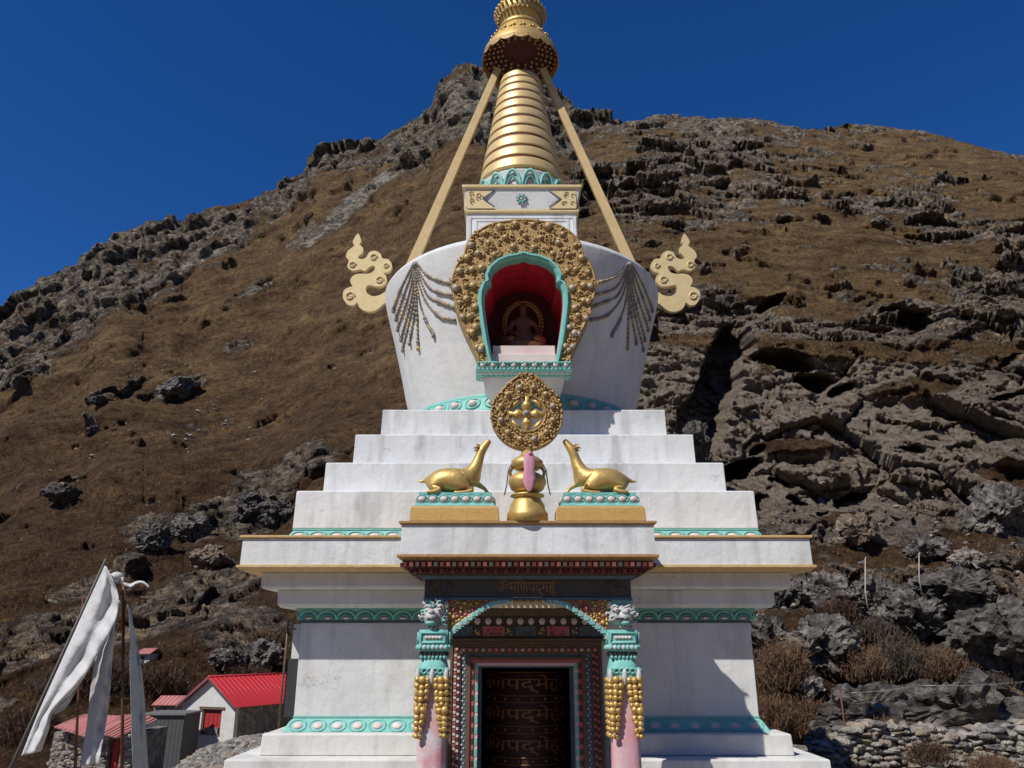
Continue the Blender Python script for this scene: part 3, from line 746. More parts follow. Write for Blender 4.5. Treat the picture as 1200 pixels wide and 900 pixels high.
        mb.tube([(cx+s2*W_*.5, yl-W_*.3, zc_+hm*.3), (cx+s2*W_*.8, yl-W_*.35, zc_+hm*.46), (cx+s2*W_*.62, yl-W_*.2, zc_+hm*.55)], [W_*.14, W_*.1, W_*.03], 6, 0)
    for k in range(26):                                                                       # mane curls
        a = random.uniform(0, 2*math.pi); rx = random.uniform(.75, 1.1); p0 = Vector((cx+math.cos(a)*W_*rx*.8, yl-W_*random.uniform(.1, .75), zc_+math.sin(a)*hm*.4*rx))
        rr_ = W_*random.uniform(.16, .26); s3 = random.choice((-1, 1))
        mb.tube([p0+Vector((math.cos(q*s3+a)*rr_*(1-q/8), -q*.006, math.sin(q*s3+a)*rr_*(1-q/8))) for q in [j*.65 for j in range(9)]], [W_*.075]*8+[W_*.03], 5, random.choice([0, 0, 1, 0]))
    mb.box(cx-W_*.6, cx+W_*.6, yl-W_*.3, yl+W_*.8, zl1-.05, zl1+.06, 1)
    part(mb, 'lion_head', [m_grey, m_turq, m_black, m_petal], col)
# carved braces between columns and beam
for sg in (-1, 1):
    mb = MB(); Yb = YCo-.02; yb_ = Yb-YC
    P = [(524, 741), (524, 703), (600, 701), (580, 706), (570, 711), (560, 717), (550, 724), (540, 732), (530, 740)]
    axy = [(sg*hw(617-x, yv, Yb), Zat(yv, Yb)) for x, yv in P]
    mb.prism(axy, yb_-.02, yb_+.1, 0)
    st = [(sg*hw(617-x, yv, Yb), Zat(yv, Yb)) for x, yv in ((526, 742), (540, 731), (552, 722), (563, 714), (576, 707), (592, 703))]
    st = resample(st, 20)
    for i, (x, z) in enumerate(st):
        mb.box(x-.03, x+.03, yb_-.06-.01*(i % 2), yb_+.02, z-.024, z+.012, 1 if i % 2 else 2)
    mb.tube([(x, yb_-.03, z+.024) for x, z in st], .016, 5, 2)
    test = lambda x, z: inpoly(x, z, axy)
    place_knobs(test, min(p[0] for p in axy), max(p[0] for p in axy), min(p[1] for p in axy), max(p[1] for p in axy), yb_-.03, 90, .012, .032, mb, [3, 3, 4, 5], None, 4000, .8, 1)
    part(mb, 'carved_brace', [m_goldd, m_turq, m_grey, m_gold, m_rose, m_stud])
mb = MB(); zc1 = Zat(707, YCo); w_ = hw(17, 703, YCo)
mb.prism([(-w_*1.9, zc1-.05), (w_*1.9, zc1-.05), (w_*1.2, zc1+.0), (w_, zc1+.06), (-w_, zc1+.06), (-w_*1.2, zc1)], YCo-YC-.09, YCo-YC+.04)
for i in range(7): mb.ball((-w_*.85+i*w_*.28, YCo-YC-.095, zc1+.015+.012*(i % 2)), (.026, .02, .022), 1, 1)
part(mb, 'brace_keystone', [m_cream, m_goldd])
# lintel frieze and door frame on the wall
YW = YC-WW; yw = -WW
def zW(py): return Zat(py, YW-.05)
mb = MB(); wF = hw(91, 740, YW-.05)
mb.box(-wF, wF, yw-.07, yw-.002, zW(748), zW(706), 0)
mb.box(-wF-.03, wF+.03, yw-.12, yw-.002, zW(751.5), zW(748)-.003, 2)
mb.box(-wF*.94, wF*.94, yw-.1, yw-.073, zW(722), zW(714), 2)
for i in range(14):
    x = -wF*.9+i*wF*1.8/13; mb.ball((x, yw-.085, zW(728)), (.04, .03, .042), 1, 2)
    mb.box(x-.03, x+.03, yw-.085, yw-.072, zW(733), zW(730), 2)
pat = [3, 5, 4, 5, 6, 5, 4, 5, 3]; wd = [1.4, .5, 1.4, .55, 1.3, .55, 1.4, .5, 1.4]; tot = sum(wd); x = -wF*.98
for c, w_ in zip(pat, wd):
    W_ = wF*1.96*w_/tot; mb.box(x+.008, x+W_-.008, yw-.088, yw-.073, zW(745.5), zW(734), c); 
    for k in range(6): mb.ball((x+W_*random.uniform(.15, .85), yw-.089, random.uniform(zW(744), zW(736))), (.018, .006, .014), 7 if c in (5,) else 8, 1)
    x += W_
part(mb, 'lintel_frieze', [m_dark, m_petal, m_wood, m_blue, m_rose, m_dark, m_blue, m_stud, m_wood])
def arch_frame(mb, hx0, hx1, py0, py1, y0, y1, mi):        # outer/inner half widths px, top py
    X1 = hw(hx0, 840, YW); X2 = hw(hx1, 840, YW); Zo = zW(py0); Zi = zW(py1)
    mb.box(-X1, -X2, y0, y1, .05, Zo, mi); mb.box(X2, X1, y0, y1, .05, Zo, mi); mb.box(-X2, X2, y0, y1, Zi, Zo, mi)
mb = MB()
arch_frame(mb, 90, 87, 752, 755, yw-.1, yw-.002, 2)
arch_frame(mb, 86.9, 77, 755.2, 766, yw-.085, yw-.002, 0)
arch_frame(mb, 76.9, 70.5, 766.2, 769.5, yw-.065, yw-.002, 1)
arch_frame(mb, 70.4, 66, 769.7, 772.5, yw-.08, yw-.002, 2)
arch_frame(mb, 65.9, 61.5, 772.7, 776.5, yw-.06, yw-.002, 3)
arch_frame(mb, 61.4, 57, 776.7, 780.5, yw-.045, yw+.3, 4)
arch_frame(mb, 56.9, 53, 781, 783, yw+.1, yw+.25, 1)
door_frame = part(mb, 'door_frame', [m_wood, m_blue, m_wood, m_rose, m_ledge, m_dark])
mb = MB()
xo = hw(82, 840, YW)
n_ = 22
for i in range(n_):                                       # flower bosses on the lintel band
    x = -xo+i*2*xo/(n_-1); mb.ball((x, yw-.088, zW(761)), (.03, .02, .03), [1, 2, 1][i % 3], 1); mb.ball((x, yw-.1, zW(761)), .012, 0, 1)
for sg in (-1, 1):
    for i in range(42):
        z = zW(768)-i*.04
        if z < .1: break
        mb.box(sg*xo-.035, sg*xo-.004, yw-.098, yw-.084, z-.014, z+.014, [0, 1][i % 2] if sg < 0 else [1, 3][i % 2])
        mb.box(sg*xo+.006, sg*xo+.035, yw-.098, yw-.084, z+.006, z+.034, [3, 0][i % 2] if sg < 0 else [3, 1][i % 2])
        xb = hw(73.5, 840, YW)*sg; mb.ball((xb+.012*(-1)**i, yw-.066, z), (.014, .01, .016), [2, 0][i % 2], 1)
        if i % 3 == 0:
            mb.box(sg*hw(59.2, 840, YW)-.02, sg*hw(59.2, 840, YW)+.02, yw-.05, yw-.044, z-.045, z+.035, 4)
            mb.box(sg*hw(63.7, 840, YW)-.018, sg*hw(63.7, 840, YW)+.018, yw-.066, yw-.059, z-.03, z+.03, 3)
part(mb, 'frame_carving', [m_petal, m_rose, m_studg, m_dred, m_turq], door_frame)
# slim side-door jamb with a downpipe on the left face of the wall
mb = MB(); xj = -WW
zmid = Zat(772, YC-WW+.3); mb.box(xj-.17, xj-.002, -WW+.12, -WW+.3, ZLT+.0, zmid, 1); mb.box(xj-.13, xj-.002, -WW+.14, -WW+.29, zmid+.003, zf0-.04, 0)
part(mb, 'side_doorway', [m_wall, m_black])
mb = MB(); mb.tube([(xj-.19, -WW+.1, zf0+.02), (xj-.195, -WW+.1, (zf0+z1)/2), (xj-.2, -WW+.1, ZLB+.03)], .014, 8); mb.tube([(xj-.19, -WW+.1, zf0-.1), (xj+.01, -WW+.2, zf0-.1)], .01, 6)
part(mb, 'downpipe', m_wood)

# ------------------------------------------------------------------ things standing on / in the stupa
ZS = zp1
def W(v): return Vector((v[0]+X0, v[1]+YC, v[2]))
# prayer wheel inside the door
pwh = empty('prayer_cylinder', 'large dark red prayer wheel with gilded script standing inside the doorway', 'prayer wheel', (X0, YC-WW+1.0, .05))
mb = MB(); rw = DW*.86; zt0 = ZD-.12
mb.lathe([(rw*.96, .1), (rw, .14), (rw, zt0-.04), (rw*.96, zt0)], 48); mb.build('drum', M('drum_red', (.05, .015, .012), .6, 0, (.03, .01, .008), 8), pwh)
v, f = text_mesh('\u092e\u093f\u0923\u092a\u0926\u094d\u092e\u0947\u0939\u0942\u0902\u0950', 1)
m_gl = M('drum_gilt', (.3, .15, .06), .5, .2)
mb = MB(); circ_len = 2*math.pi*rw*.5
for k, zc_ in enumerate((zt0-.16, zt0-.52, zt0-.88, zt0-1.24)):
    vv = fit(v, circ_len, .22)
    for off in (0, math.pi):
        mb.add([((rw+.004+p[2])*math.sin(p[0]/rw+off), -(rw+.004+p[2])*math.cos(p[0]/rw+off), zc_+p[1]) for p in vv], f, 0)
mb.build('script', m_gl, pwh, fixn=False)
mb = MB()
for zc_ in (zt0-.02, zt0-.3, zt0-.38, zt0-.66, zt0-.74, zt0-1.02, zt0-1.1, zt0-1.38): mb.lathe([(rw+.001, zc_-.006), (rw+.014, zc_), (rw+.001, zc_+.006)], 48, mi=0)
for zc_ in (zt0-.34, zt0-.7, zt0-1.06):
    for i in range(18):
        a = 2*math.pi*i/18; mb.ball((rw*math.cos(a), rw*math.sin(a), zc_), .022, 0, 1)
mb.build('drum_bands', m_gl, pwh)
mb = MB(); mb.lathe([(.03, -.03), (.03, .12)], 12); mb.lathe([(.03, zt0-.01), (.03, ZD-.07)], 12); mb.build('axle', m_bronze, pwh)

# statue in the niche
stt = empty('buddha_statue', 'small dark seated Buddha statue with halo inside the red niche', 'statue', W((0, NY+.62*S, zt+.004)))
k = .56*S; mb = MB(); mb.lathe([(.6*k, 0), (.62*k, .08*k), (.45*k, .16*k), (.6*k, .3*k), (.55*k, .34*k)], 28, sc_=.7); mb.build('throne', m_bronze, stt)
b = lambda x, y, z: (x*k, y*k, z*k)
body = skinned('body', [[(b(0, 0, .45), (.2*k, .15*k)), (b(0, 0, .72), (.17*k, .12*k)), (b(0, 0, .95), (.2*k, .12*k)), (b(0, -.01, 1.08), .07*k), (b(0, -.01, 1.2), .11*k), (b(0, -.01, 1.32), .1*k), (b(0, 0, 1.42), .05*k)],
    [(b(0, 0, .45), (.2*k, .15*k)), (b(-.28, -.08, .42), .12*k), (b(-.48, -.2, .4), .1*k), (b(-.2, -.34, .4), .08*k)], [(b(0, 0, .45), (.2*k, .15*k)), (b(.28, -.08, .42), .12*k), (b(.48, -.2, .4), .1*k), (b(.2, -.36, .42), .08*k)],
    [(b(0, 0, .95), (.2*k, .12*k)), (b(-.26, 0, .9), .08*k), (b(-.33, -.06, .66), .065*k), (b(-.1, -.28, .52), .05*k)], [(b(0, 0, .95), (.2*k, .12*k)), (b(.26, 0, .9), .08*k), (b(.34, -.08, .66), .065*k), (b(.36, -.3, .46), .05*k)]], m_bronze, stt)
mb = MB()
for i in range(25):
    a = math.pi*(-.15+1.3*i/24); mb.ball(b(math.cos(a)*.46, .2, .98+math.sin(a)*.56), .045*k, 0, 1)
mb.tube([b(math.cos(math.pi*(-.15+1.3*i/24))*.4, .2, .98+math.sin(math.pi*(-.15+1.3*i/24))*.5) for i in range(25)], .03*k, 5); mb.build('halo', m_goldd, stt)

# wheel of dharma on its vase pedestal
YWh = 7.36*S
def wl_(x, y): p = PT(x, y, YWh); return p
cxw = 600+X0*gg(484)/YWh
wh = empty('dharma_wheel', 'pointed gilt dharma wheel on a golden vase pedestal at the centre of the porch roof', 'wheel ornament', (X0, YWh, ZS))
zz = lambda py: Zat(py, YWh)-ZS
cz = zz(486); ro = hw(42.5, 484, YWh); ri = hw(20, 486, YWh)
outl = []
for i in range(64):
    a = 2*math.pi*i/64; r = ro; x = math.cos(a)*r; z = math.sin(a)*r*1.02
    if math.sin(a) > .45: 
        t = (math.sin(a)-.45)/.55; z += t**2.2*hw(7, 440, YWh); x *= 1-.22*t*(1-.2*t)
    outl.append((x, z+cz))
inn_ = [(math.cos(2*math.pi*i/64)*ri, math.sin(2*math.pi*i/64)*ri+cz) for i in range(64)]
mb = MB(); vs = []
for i in range(64):
    a, b2 = outl[i], inn_[i]; m_ = ((a[0]+b2[0])/2, (a[1]+b2[1])/2)
    vs += [(a[0], .05, a[1]), (a[0], -.035, a[1]), (m_[0], -.06, m_[1]), (b2[0], -.04, b2[1]), (b2[0], .04, b2[1]), (m_[0], .065, m_[1])]
mb.add(vs, [(i*6+q, ((i+1) % 64)*6+q, ((i+1) % 64)*6+(q+1) % 6, i*6+(q+1) % 6) for i in range(64) for q in range(6)], 0)
mb.tube([(p[0]*.97, -.045, (p[1]-cz)*.97+cz) for p in outl+[outl[0]]], .016, 5, 0); mb.tube([(p[0]*1.1, -.05, (p[1]-cz)*1.1+cz) for p in inn_+[inn_[0]]], .014, 5, 0)
test = lambda x, z: inpoly(x, z, outl) and math.hypot(x, z-cz) > ri*1.15
occ = []; kn = MB()
for i in range(12):
    a = 2*math.pi*i/12+math.pi/12; r = (ro+ri)/2*1.0; p = (math.cos(a)*r, cz+math.sin(a)*r*1.04); occ.append((p[0], p[1], .045)); kn.ball((p[0], -.075, p[1]), .034, 1 if i % 3 == 0 else 0, 2)
place_knobs(test, -ro, ro, cz-ro, cz+ro*1.2, -.058, 260, .01, .021, mb, [0, 1], occ, 9000, .8, 1.2)
rim = mb.build('wheel_rim', [m_goldd, m_stud], wh); kn.build('rim_studs', [m_stud, m_studg], rim)
mb = MB()
for i in range(4):
    a = math.pi/2*i; 
    mb.lathe([(.0, 0)], 3) if 0 else None
    c, s_ = math.cos(a), math.sin(a)
    mb.tube([(c*t*ri, -.01, cz+s_*t*ri) for t in (.15, .3, .5, .62, .8, 1.05)], [.03, .045, .066, .062, .03, .055], 8)
    a5 = a+math.pi/4; mb.tube([(math.cos(a5+q*.25)*ri*.93, -.03, cz+math.sin(a5+q*.25)*ri*.93) for q in (-1.6, -.8, 0, .8, 1.6)], [.01, .024, .03, .024, .01], 6)
mb.ball((0, -.03, cz), (.05, .045, .05), 0, 2); sp_ = mb.build('spokes', m_gold, wh)
mb = MB(); mb.ball((0, -.065, cz), .032, 0, 2); mb.build('hub_stone', M('blue_stone', (.12, .2, .32), .25), sp_)
mb = MB()                                                 # vase pedestal
P = [(24, 607), (24, 602), (21.5, 599), (20, 592), (16.5, 586), (14, 583.5), (20, 582), (20, 580.5), (15, 579)]
prof2 = [(hw(r, y, YWh), max(zz(y), .003)) for r, y in P]; prof2 = [(r, z) for r, z in prof2]
prof2[0] = (prof2[0][0], .003)
mb.lathe(prof2, 40)
P = [(9, 580), (19, 574), (22.5, 566), (21, 560), (14, 555.5), (10, 554)]; mb.lathe([(hw(r, y, YWh), zz(y)) for r, y in P], 40)
P = [(7, 556), (7, 546)]; mb.lathe([(hw(r, y, YWh), zz(y)) for r, y in P], 30, smooth=True)
P = [(13, 551), (19, 547), (18.5, 541), (13, 536.5), (8, 534), (6, 528)]; mb.lathe([(hw(r, y, YWh), zz(y)) for r, y in P], 40)
for sg in (-1, 1):
    mb.tube([(sg*hw(17, 546, YWh), 0, zz(548)), (sg*hw(20, 553, YWh), 0, zz(553)), (sg*hw(18.5, 560, YWh), 0, zz(562))], .018, 6)
mb.build('vase', m_goldb, wh)
kh = MB()                                                 # pink scarf tied on the vase
pr_ = [(5, 536), (7, 545), (6, 555), (8, 566), (6, 574), (2, 580)]; vs = []; yk = -hw(24, 560, YWh)
for i, (w_, y_) in enumerate(pr_):
    for s_ in (-1, -.3, .4, 1): vs.append((X0+hw(2, 550, YWh)+hw(w_, y_, YWh)*s_, YWh+yk-.012*(s_ in (-.3,))+(.02 if i == 0 else 0), Zat(y_, YWh)))
n0 = len(vs); vs += [(x, y+.008, z) for x, y, z in vs]
fs = []
for i in range(len(pr_)-1):
    for j in range(3): q = i*4+j; fs += [(q, q+1, q+5, q+4), (n0+q, n0+q+4, n0+q+5, n0+q+1)]
for i in range(len(pr_)-1): fs += [(i*4, i*4+4, n0+i*4+4, n0+i*4), (i*4+3, n0+i*4+3, n0+i*4+7, i*4+7)]
kh.add(vs, fs, 0, True); 
yt = YWh+yk; kh.tube([(X0+.03, yt, Zat(537, YWh)), (X0+.02, YWh-.1, Zat(533, YWh))], .02, 6)
tag(kh.build('silk_scarf', m_pink), 'pink silk scarf hanging down the front of the golden vase', 'scarf')
for sg in (-1, 1):
    kc = MB(); xx = X0+sg*hw(22, 560, YWh)
    kc.tube([(X0+sg*hw(16, 540, YWh), YWh-.02, Zat(540, YWh)), (xx, YWh-.03, Zat(552, YWh)), (xx+sg*.02, YWh-.05, Zat(570, YWh)), (xx+sg*.045, YWh-.04, Zat(581, YWh))], .007, 5)
    tag(kc.build('thin_cord', m_black), 'thin dark cord hanging at the %s side of the golden vase' % ('left' if sg < 0 else 'right'), 'cord')

# deer on lotus bases
def deer(sg, label):
    # the left deer is traced once; the right one faces the other way
    Yd = 7.4*S; ref = 531
    X = lambda x: (hw(x-ref, 570, Yd)); Zz = lambda y: Zat(y, Yd)-ZS
    cx = X0+sg*hw(614-ref, 570, Yd)
    o = empty('deer_statue', label, 'deer statue', (cx, Yd, ZS), 'golden deer on the porch roof')
    m = -sg                                             # left deer: sg=-1 -> m=1
    p = lambda x, y, d=0: (X(x)*m, d, Zz(y))
    mb = MB(); hb = Zz(596.5)
    for (a, b_, z0_, z1_, d0, d1) in ((50.5, 51.5, .003, hb*.96, .2, .205),):
        ring = lambda w, d, z: [(-hw(w, 600, Yd), -d, z), (hw(w, 600, Yd), -d, z), (hw(w, 600, Yd), d, z), (-hw(w, 600, Yd), d, z)]
        mb.loft([ring(51.5, .21, .003), ring(50.5, .205, hb*.85), ring(49, .2, hb)])
    mb.build('base_block', m_trim2, o, bevel=.006)
    mb = MB(); zt2 = Zz(580)
    mb.loft([ring(47.5, .19, hb+.003), ring(45, .185, hb+.02), ring(41, .15, zt2-.03), ring(42, .155, zt2-.025), ring(42, .155, zt2)], 0)
    for i in range(7):
        u = hw(-38+i*12.7, 590, Yd); mb.ball((u, -.178, (hb+zt2)/2), (.045, .022, .034), 1, 2)
        mb.tube([(u+math.cos(q)*.058, -.176, (hb+zt2)/2+math.sin(q)*.045) for q in [k2*.63 for k2 in range(11)]], .009, 5, 0)
    for s2 in (-1, 1):
        for i in range(3): mb.ball((s2*hw(44.3, 590, Yd), -.1+i*.1, (hb+zt2)/2), (.022, .04, .034), 1, 2)
    mb.build('lotus_seat', [m_turq, m_petal], o)
    G = lambda r: hw(r, 565, Yd)
    ch = [[(p(503, 565.5), (G(17), G(14))), (p(513, 562.5), (G(21), G(16))), (p(526, 562.5), (G(21.5), G(16))), (p(539, 563.5), (G(19.5), G(15))), (p(549, 558), (G(12.5), G(10))), (p(554, 547), (G(8.5), G(8))), (p(557.5, 536), (G(6.4), G(6))), (p(560, 528), (G(7.2), G(6))), (p(565, 521.5), G(5)), (p(570, 515.5), G(3))],
          [(p(503, 565.5), (G(17), G(14))), (p(494.5, 563), G(3)), (p(489.5, 564.5), G(1.6)), (p(485.5, 564), G(.9))],
          [(p(503, 565.5), (G(17), G(14))), (p(505, 573, -.1), G(6)), (p(514, 577.5, -.15), G(3.6)), (p(504, 579.5, -.17), G(2)), (p(498, 579.5, -.17), G(1.8))],
          [(p(539, 563.5), (G(19.5), G(15))), (p(545, 572, -.1), G(5)), (p(551, 577.5, -.12), G(3)), (p(540, 579.5, -.14), G(2)), (p(529, 579.5, -.14), G(1.7))],
          [(p(549, 558), (G(12.5), G(10))), (p(556, 567, .04), G(3.6)), (p(564, 571.5, .06), G(2.2)), (p(569, 578.5, .06), G(2))]]
    skinned('body', ch, m_goldb, o)
    mb = MB()
    for s2 in (-1, 1):
        mb.tube([p(559, 527, s2*.03), p(555, 525, s2*.055), p(550.5, 527, s2*.07)], [.014, .022, .004], 6)
        mb.tube([p(560, 524, s2*.015), p(556, 521.5, s2*.03), p(553, 522, s2*.04)], [.009, .008, .003], 5)
    mb.build('ears_and_horns', m_goldd, o)
m_trim2 = M('gilt_block', (.52, .3, .08), .6, .2, (.6, .4, .14), 12, .5, 60)
deer(-1, 'golden deer on the left of the wheel, raising its head to the right')
deer(1, 'golden deer on the right of the wheel, raising its head to the left')

# ------------------------------------------------------------------ TERRAIN
def h3(ix, iy, iz, s=0):
    n = (ix.astype(np.int64)*374761393+iy.astype(np.int64)*668265263+iz.astype(np.int64)*2147483647+s*974634777) & 0xffffffff
    n = ((n ^ (n >> 13))*1274126177) & 0xffffffff; n = ((n ^ (n >> 15))*2246822519) & 0xffffffff; n = n ^ (n >> 16)
    return (n & 0xffffff)/float(0xffffff)
def vn(P, s=0):
    i = np.floor(P); f = P-i; f = f*f*(3-2*f); i = i.astype(np.int64); x, y, z = i[:, 0], i[:, 1], i[:, 2]; o = 0
    for a in (0, 1):
        for b in (0, 1):
            for c in (0, 1):
                o = o+(f[:, 0] if a else 1-f[:, 0])*(f[:, 1] if b else 1-f[:, 1])*(f[:, 2] if c else 1-f[:, 2])*h3(x+a, y+b, z+c, s)
    return o
def fbm(P, o=5, s=0, g=.5, ridge=False):
    t = 0; a = 1; n = 0
    for k in range(o):
        v = vn(P*(2.03**k)+k*17.3, s+k)
        if ridge: v = 1-abs(2*v-1)
        t = t+a*v; n += a; a *= g
    return t/n
def blocks(P, s=0):                      # broken-rock facets: tilted planes per cell, and the distance to the cracks between them
    i = np.floor(P).astype(np.int64); f1 = np.full(len(P), 9.); f2 = np.full(len(P), 9.); hh = np.zeros(len(P))
    for a in (-1, 0, 1):
        for b in (-1, 0, 1):
            for c in (-1, 0, 1):
                x, y, z = i[:, 0]+a, i[:, 1]+b, i[:, 2]+c
                dx = P[:, 0]-x-h3(x, y, z, s); dy = P[:, 1]-y-h3(x, y, z, s+1); dz = P[:, 2]-z-h3(x, y, z, s+2)
                d = dx*dx+dy*dy+dz*dz
                hv = h3(x, y, z, s+3)+(h3(x, y, z, s+4)-.5)*dx*1.3+(h3(x, y, z, s+5)-.5)*dy*1.3+(h3(x, y, z, s+6)-.5)*dz*1.3
                m = d < f1; f2 = np.where(m, f1, np.minimum(f2, d)); hh = np.where(m, hv, hh); f1 = np.where(m, d, f1)
    return hh, np.sqrt(f2)-np.sqrt(f1)
def sstep(a, b, x): t = np.clip((x-a)/(b-a), 0, 1); return t*t*(3-2*t)
def blob(x, y, cx, cy, rx, ry, ang=0, soft=.5):
    a = R(ang); u = (x-cx)*math.cos(a)+(y-cy)*math.sin(a); v = -(x-cx)*math.sin(a)+(y-cy)*math.cos(a)
    return 1-sstep(1-soft, 1+soft, np.sqrt((u/rx)**2+(v/ry)**2))
def ray(x, y, D):
    g_ = F*CP-(450-y)*SP; return np.stack([D*(x-600)/g_, D, EZ+D*(F*SP+(450-y)*CP)/g_], -1)
def grid_mesh(name, V, nx, ny, attrs, mat, kind='structure', smooth=True):
    me = bpy.data.meshes.new(name); me.vertices.add(nx*ny); me.vertices.foreach_set('co', V.astype(np.float32).ravel())
    j, i = np.meshgrid(np.arange(nx-1), np.arange(ny-1)); a = (i*nx+j).ravel()
    q = np.stack([a, a+1, a+nx+1, a+nx], -1).astype(np.int32)
    me.loops.add(q.size); me.loops.foreach_set('vertex_index', q.ravel()); me.polygons.add(len(q))
    me.polygons.foreach_set('loop_start', np.arange(0, q.size, 4, dtype=np.int32)); me.polygons.foreach_set('loop_total', np.full(len(q), 4, np.int32))
    me.update(calc_edges=True); me.polygons.foreach_set('use_smooth', np.full(len(q), smooth))
    for k, v in attrs.items():
        at = me.attributes.new(k, 'FLOAT', 'POINT'); at.data.foreach_set('value', v.astype(np.float32))
    me.materials.append(mat); o = bpy.data.objects.new(name, me); COL.objects.link(o); o['kind'] = kind; return o

def hill_mat(name, gs, rs, bd, rb=1.0):          # grass scale, rock scale, bump distance
    m = bpy.data.materials.new(name); m.use_nodes = True; nt = m.node_tree; N = nt.nodes; Lk = nt.links.new; b = N['Principled BSDF']
    b.inputs['Roughness'].default_value = .95; b.inputs['Specular IOR Level'].default_value = .1
    tc = N.new('ShaderNodeTexCoord')
    def noise(s, d, rg=.6, mp=None):
        n = N.new('ShaderNodeTexNoise'); n.inputs['Scale'].default_value = s; n.inputs['Detail'].default_value = d; n.inputs['Roughness'].default_value = rg
        if mp:
            mm = N.new('ShaderNodeMapping'); mm.inputs['Scale'].default_value = mp; mm.inputs['Rotation'].default_value = (0, R(25), 0); Lk(tc.outputs['Object'], mm.inputs['Vector']); Lk(mm.outputs['Vector'], n.inputs['Vector'])
        else: Lk(tc.outputs['Object'], n.inputs['Vector'])
        return n.outputs['Fac']
    def ramp(v, stops):
        r = N.new('ShaderNodeValToRGB'); Lk(v, r.inputs['Fac']); e = r.color_ramp.elements
        e[0].position = stops[0][0]; e[0].color = (*stops[0][1], 1); e[1].position = stops[-1][0]; e[1].color = (*stops[-1][1], 1)
        for p, c in stops[1:-1]: q = e.new(p); q.color = (*c, 1)
        return r.outputs['Color']
    def mth(op, a, b_, c=None):
        q = N.new('ShaderNodeMath'); q.operation = op
        for i, v in enumerate((a, b_)+((c,) if c is not None else ())):
            if isinstance(v, (int, float)): q.inputs[i].default_value = v
            else: Lk(v, q.inputs[i])
        return q.outputs[0]
    def mix(f, a, b_, t='MIX'):
        q = N.new('ShaderNodeMix'); q.data_type = 'RGBA'; q.blend_type = t
        if isinstance(f, float): q.inputs[0].default_value = f
        else: Lk(f, q.inputs[0])
        Lk(a, q.inputs[6]); Lk(b_, q.inputs[7]); return q.outputs[2]
    at = N.new('ShaderNodeAttribute'); at.attribute_name = 'rock'; a2 = N.new('ShaderNodeAttribute'); a2.attribute_name = 'tone'; a3 = N.new('ShaderNodeAttribute'); a3.attribute_name = 'scree'
    grass = mix(noise(gs*.9, 8, .72), ramp(noise(gs*9, 6, .8), ((.3, (.018, .012, .008)), (.5, (.06, .038, .022)), (.68, (.16, .11, .065)))), ramp(noise(gs*6, 8, .8), ((.32, (.024, .012, .008)), (.55, (.075, .038, .021)), (.7, (.13, .085, .05)))))
    gm_ = ramp(noise(gs*2.2, 9, .8), ((.38, (.6, .56, .52)), (.5, (1.3, 1.26, 1.2)), (.62, (2.1, 1.95, 1.75))))
    gold = ramp(noise(gs*5, 8, .8), ((.3, (.05, .032, .018)), (.52, (.13, .085, .045)), (.72, (.27, .2, .12))))
    gp = ramp(noise(gs*.28, 7, .65, (1, 1, 2)), ((.36, (.62, .58, .56)), (.46, (1.0, .98, .95)), (.54, (1.12, 1.16, 1.12)), (.64, (1.6, 1.6, 1.42))))
    grass = mix(1.0, mix(a2.outputs['Fac'], grass, gold), mix(1.0, gm_, gp, 'MULTIPLY'), 'MULTIPLY')
    rock = ramp(noise(rs, 10, .78), ((.3, (.05, .047, .044)), (.42, (.15, .14, .13)), (.55, (.25, .235, .215)), (.7, (.46, .43, .39))))
    rockb = ramp(noise(rs*.35, 10, .7, (1, 1, 2.5)), ((.35, (.62, .6, .6)), (.5, (1, .95, .88)), (.66, (1.3, 1.02, .76))))
    rock = mix(1.0, rock, rockb, 'MULTIPLY')
    scree = ramp(noise(rs*3, 8, .8), ((.35, (.16, .14, .12)), (.65, (.46, .42, .36))))
    rock = mix(a3.outputs['Fac'], rock, scree)
    def plates(sc_v, seed):
        wn = N.new('ShaderNodeTexNoise'); wn.inputs['Scale'].default_value = sc_v*.8; wn.inputs['Detail'].default_value = 4; Lk(tc.outputs['Object'], wn.inputs['Vector'])
        va = N.new('ShaderNodeVectorMath'); va.operation = 'MULTIPLY_ADD'; va.inputs[1].default_value = (.55/sc_v,)*3; Lk(wn.outputs['Color'], va.inputs[0]); Lk(tc.outputs['Object'], va.inputs[2])
        mm = N.new('ShaderNodeMapping'); mm.inputs['Rotation'].default_value = (.3*seed, .5, .2*seed); mm.inputs['Scale'].default_value = (.8, 1, 1.35); Lk(va.outputs[0], mm.inputs['Vector'])
        vo = N.new('ShaderNodeTexVoronoi'); vo.inputs['Scale'].default_value = sc_v; Lk(mm.outputs['Vector'], vo.inputs['Vector'])
        sp = N.new('ShaderNodeSeparateColor'); Lk(vo.outputs['Color'], sp.inputs['Color']); return sp.outputs[0], vo.outputs['Distance']
    p1, d1 = plates(rs*.9, 1); p2, d2 = plates(rs*2.8, 2); p3, d3 = plates(rs*8, 3)
    pl = mth('ADD', mth('ADD', mth('MULTIPLY', p1, .5), mth('MULTIPLY', p2, .35)), mth('MULTIPLY', p3, .3))
    rock = mix(1.0, rock, ramp(pl, ((.3, tuple(rb*q for q in (.5, .49, .47))), (.56, tuple(rb*q for q in (1.25, 1.2, 1.1))), (.82, tuple(rb*q for q in (2.3, 2.15, 1.9))))), 'MULTIPLY')
    a4 = N.new('ShaderNodeAttribute'); a4.attribute_name = 'tan'
    rock = mix(a4.outputs['Fac'], rock, ramp(noise(rs*1.3, 9, .8), ((.33, (.1, .075, .055)), (.5, (.34, .28, .215)), (.68, (.55, .47, .38)))))
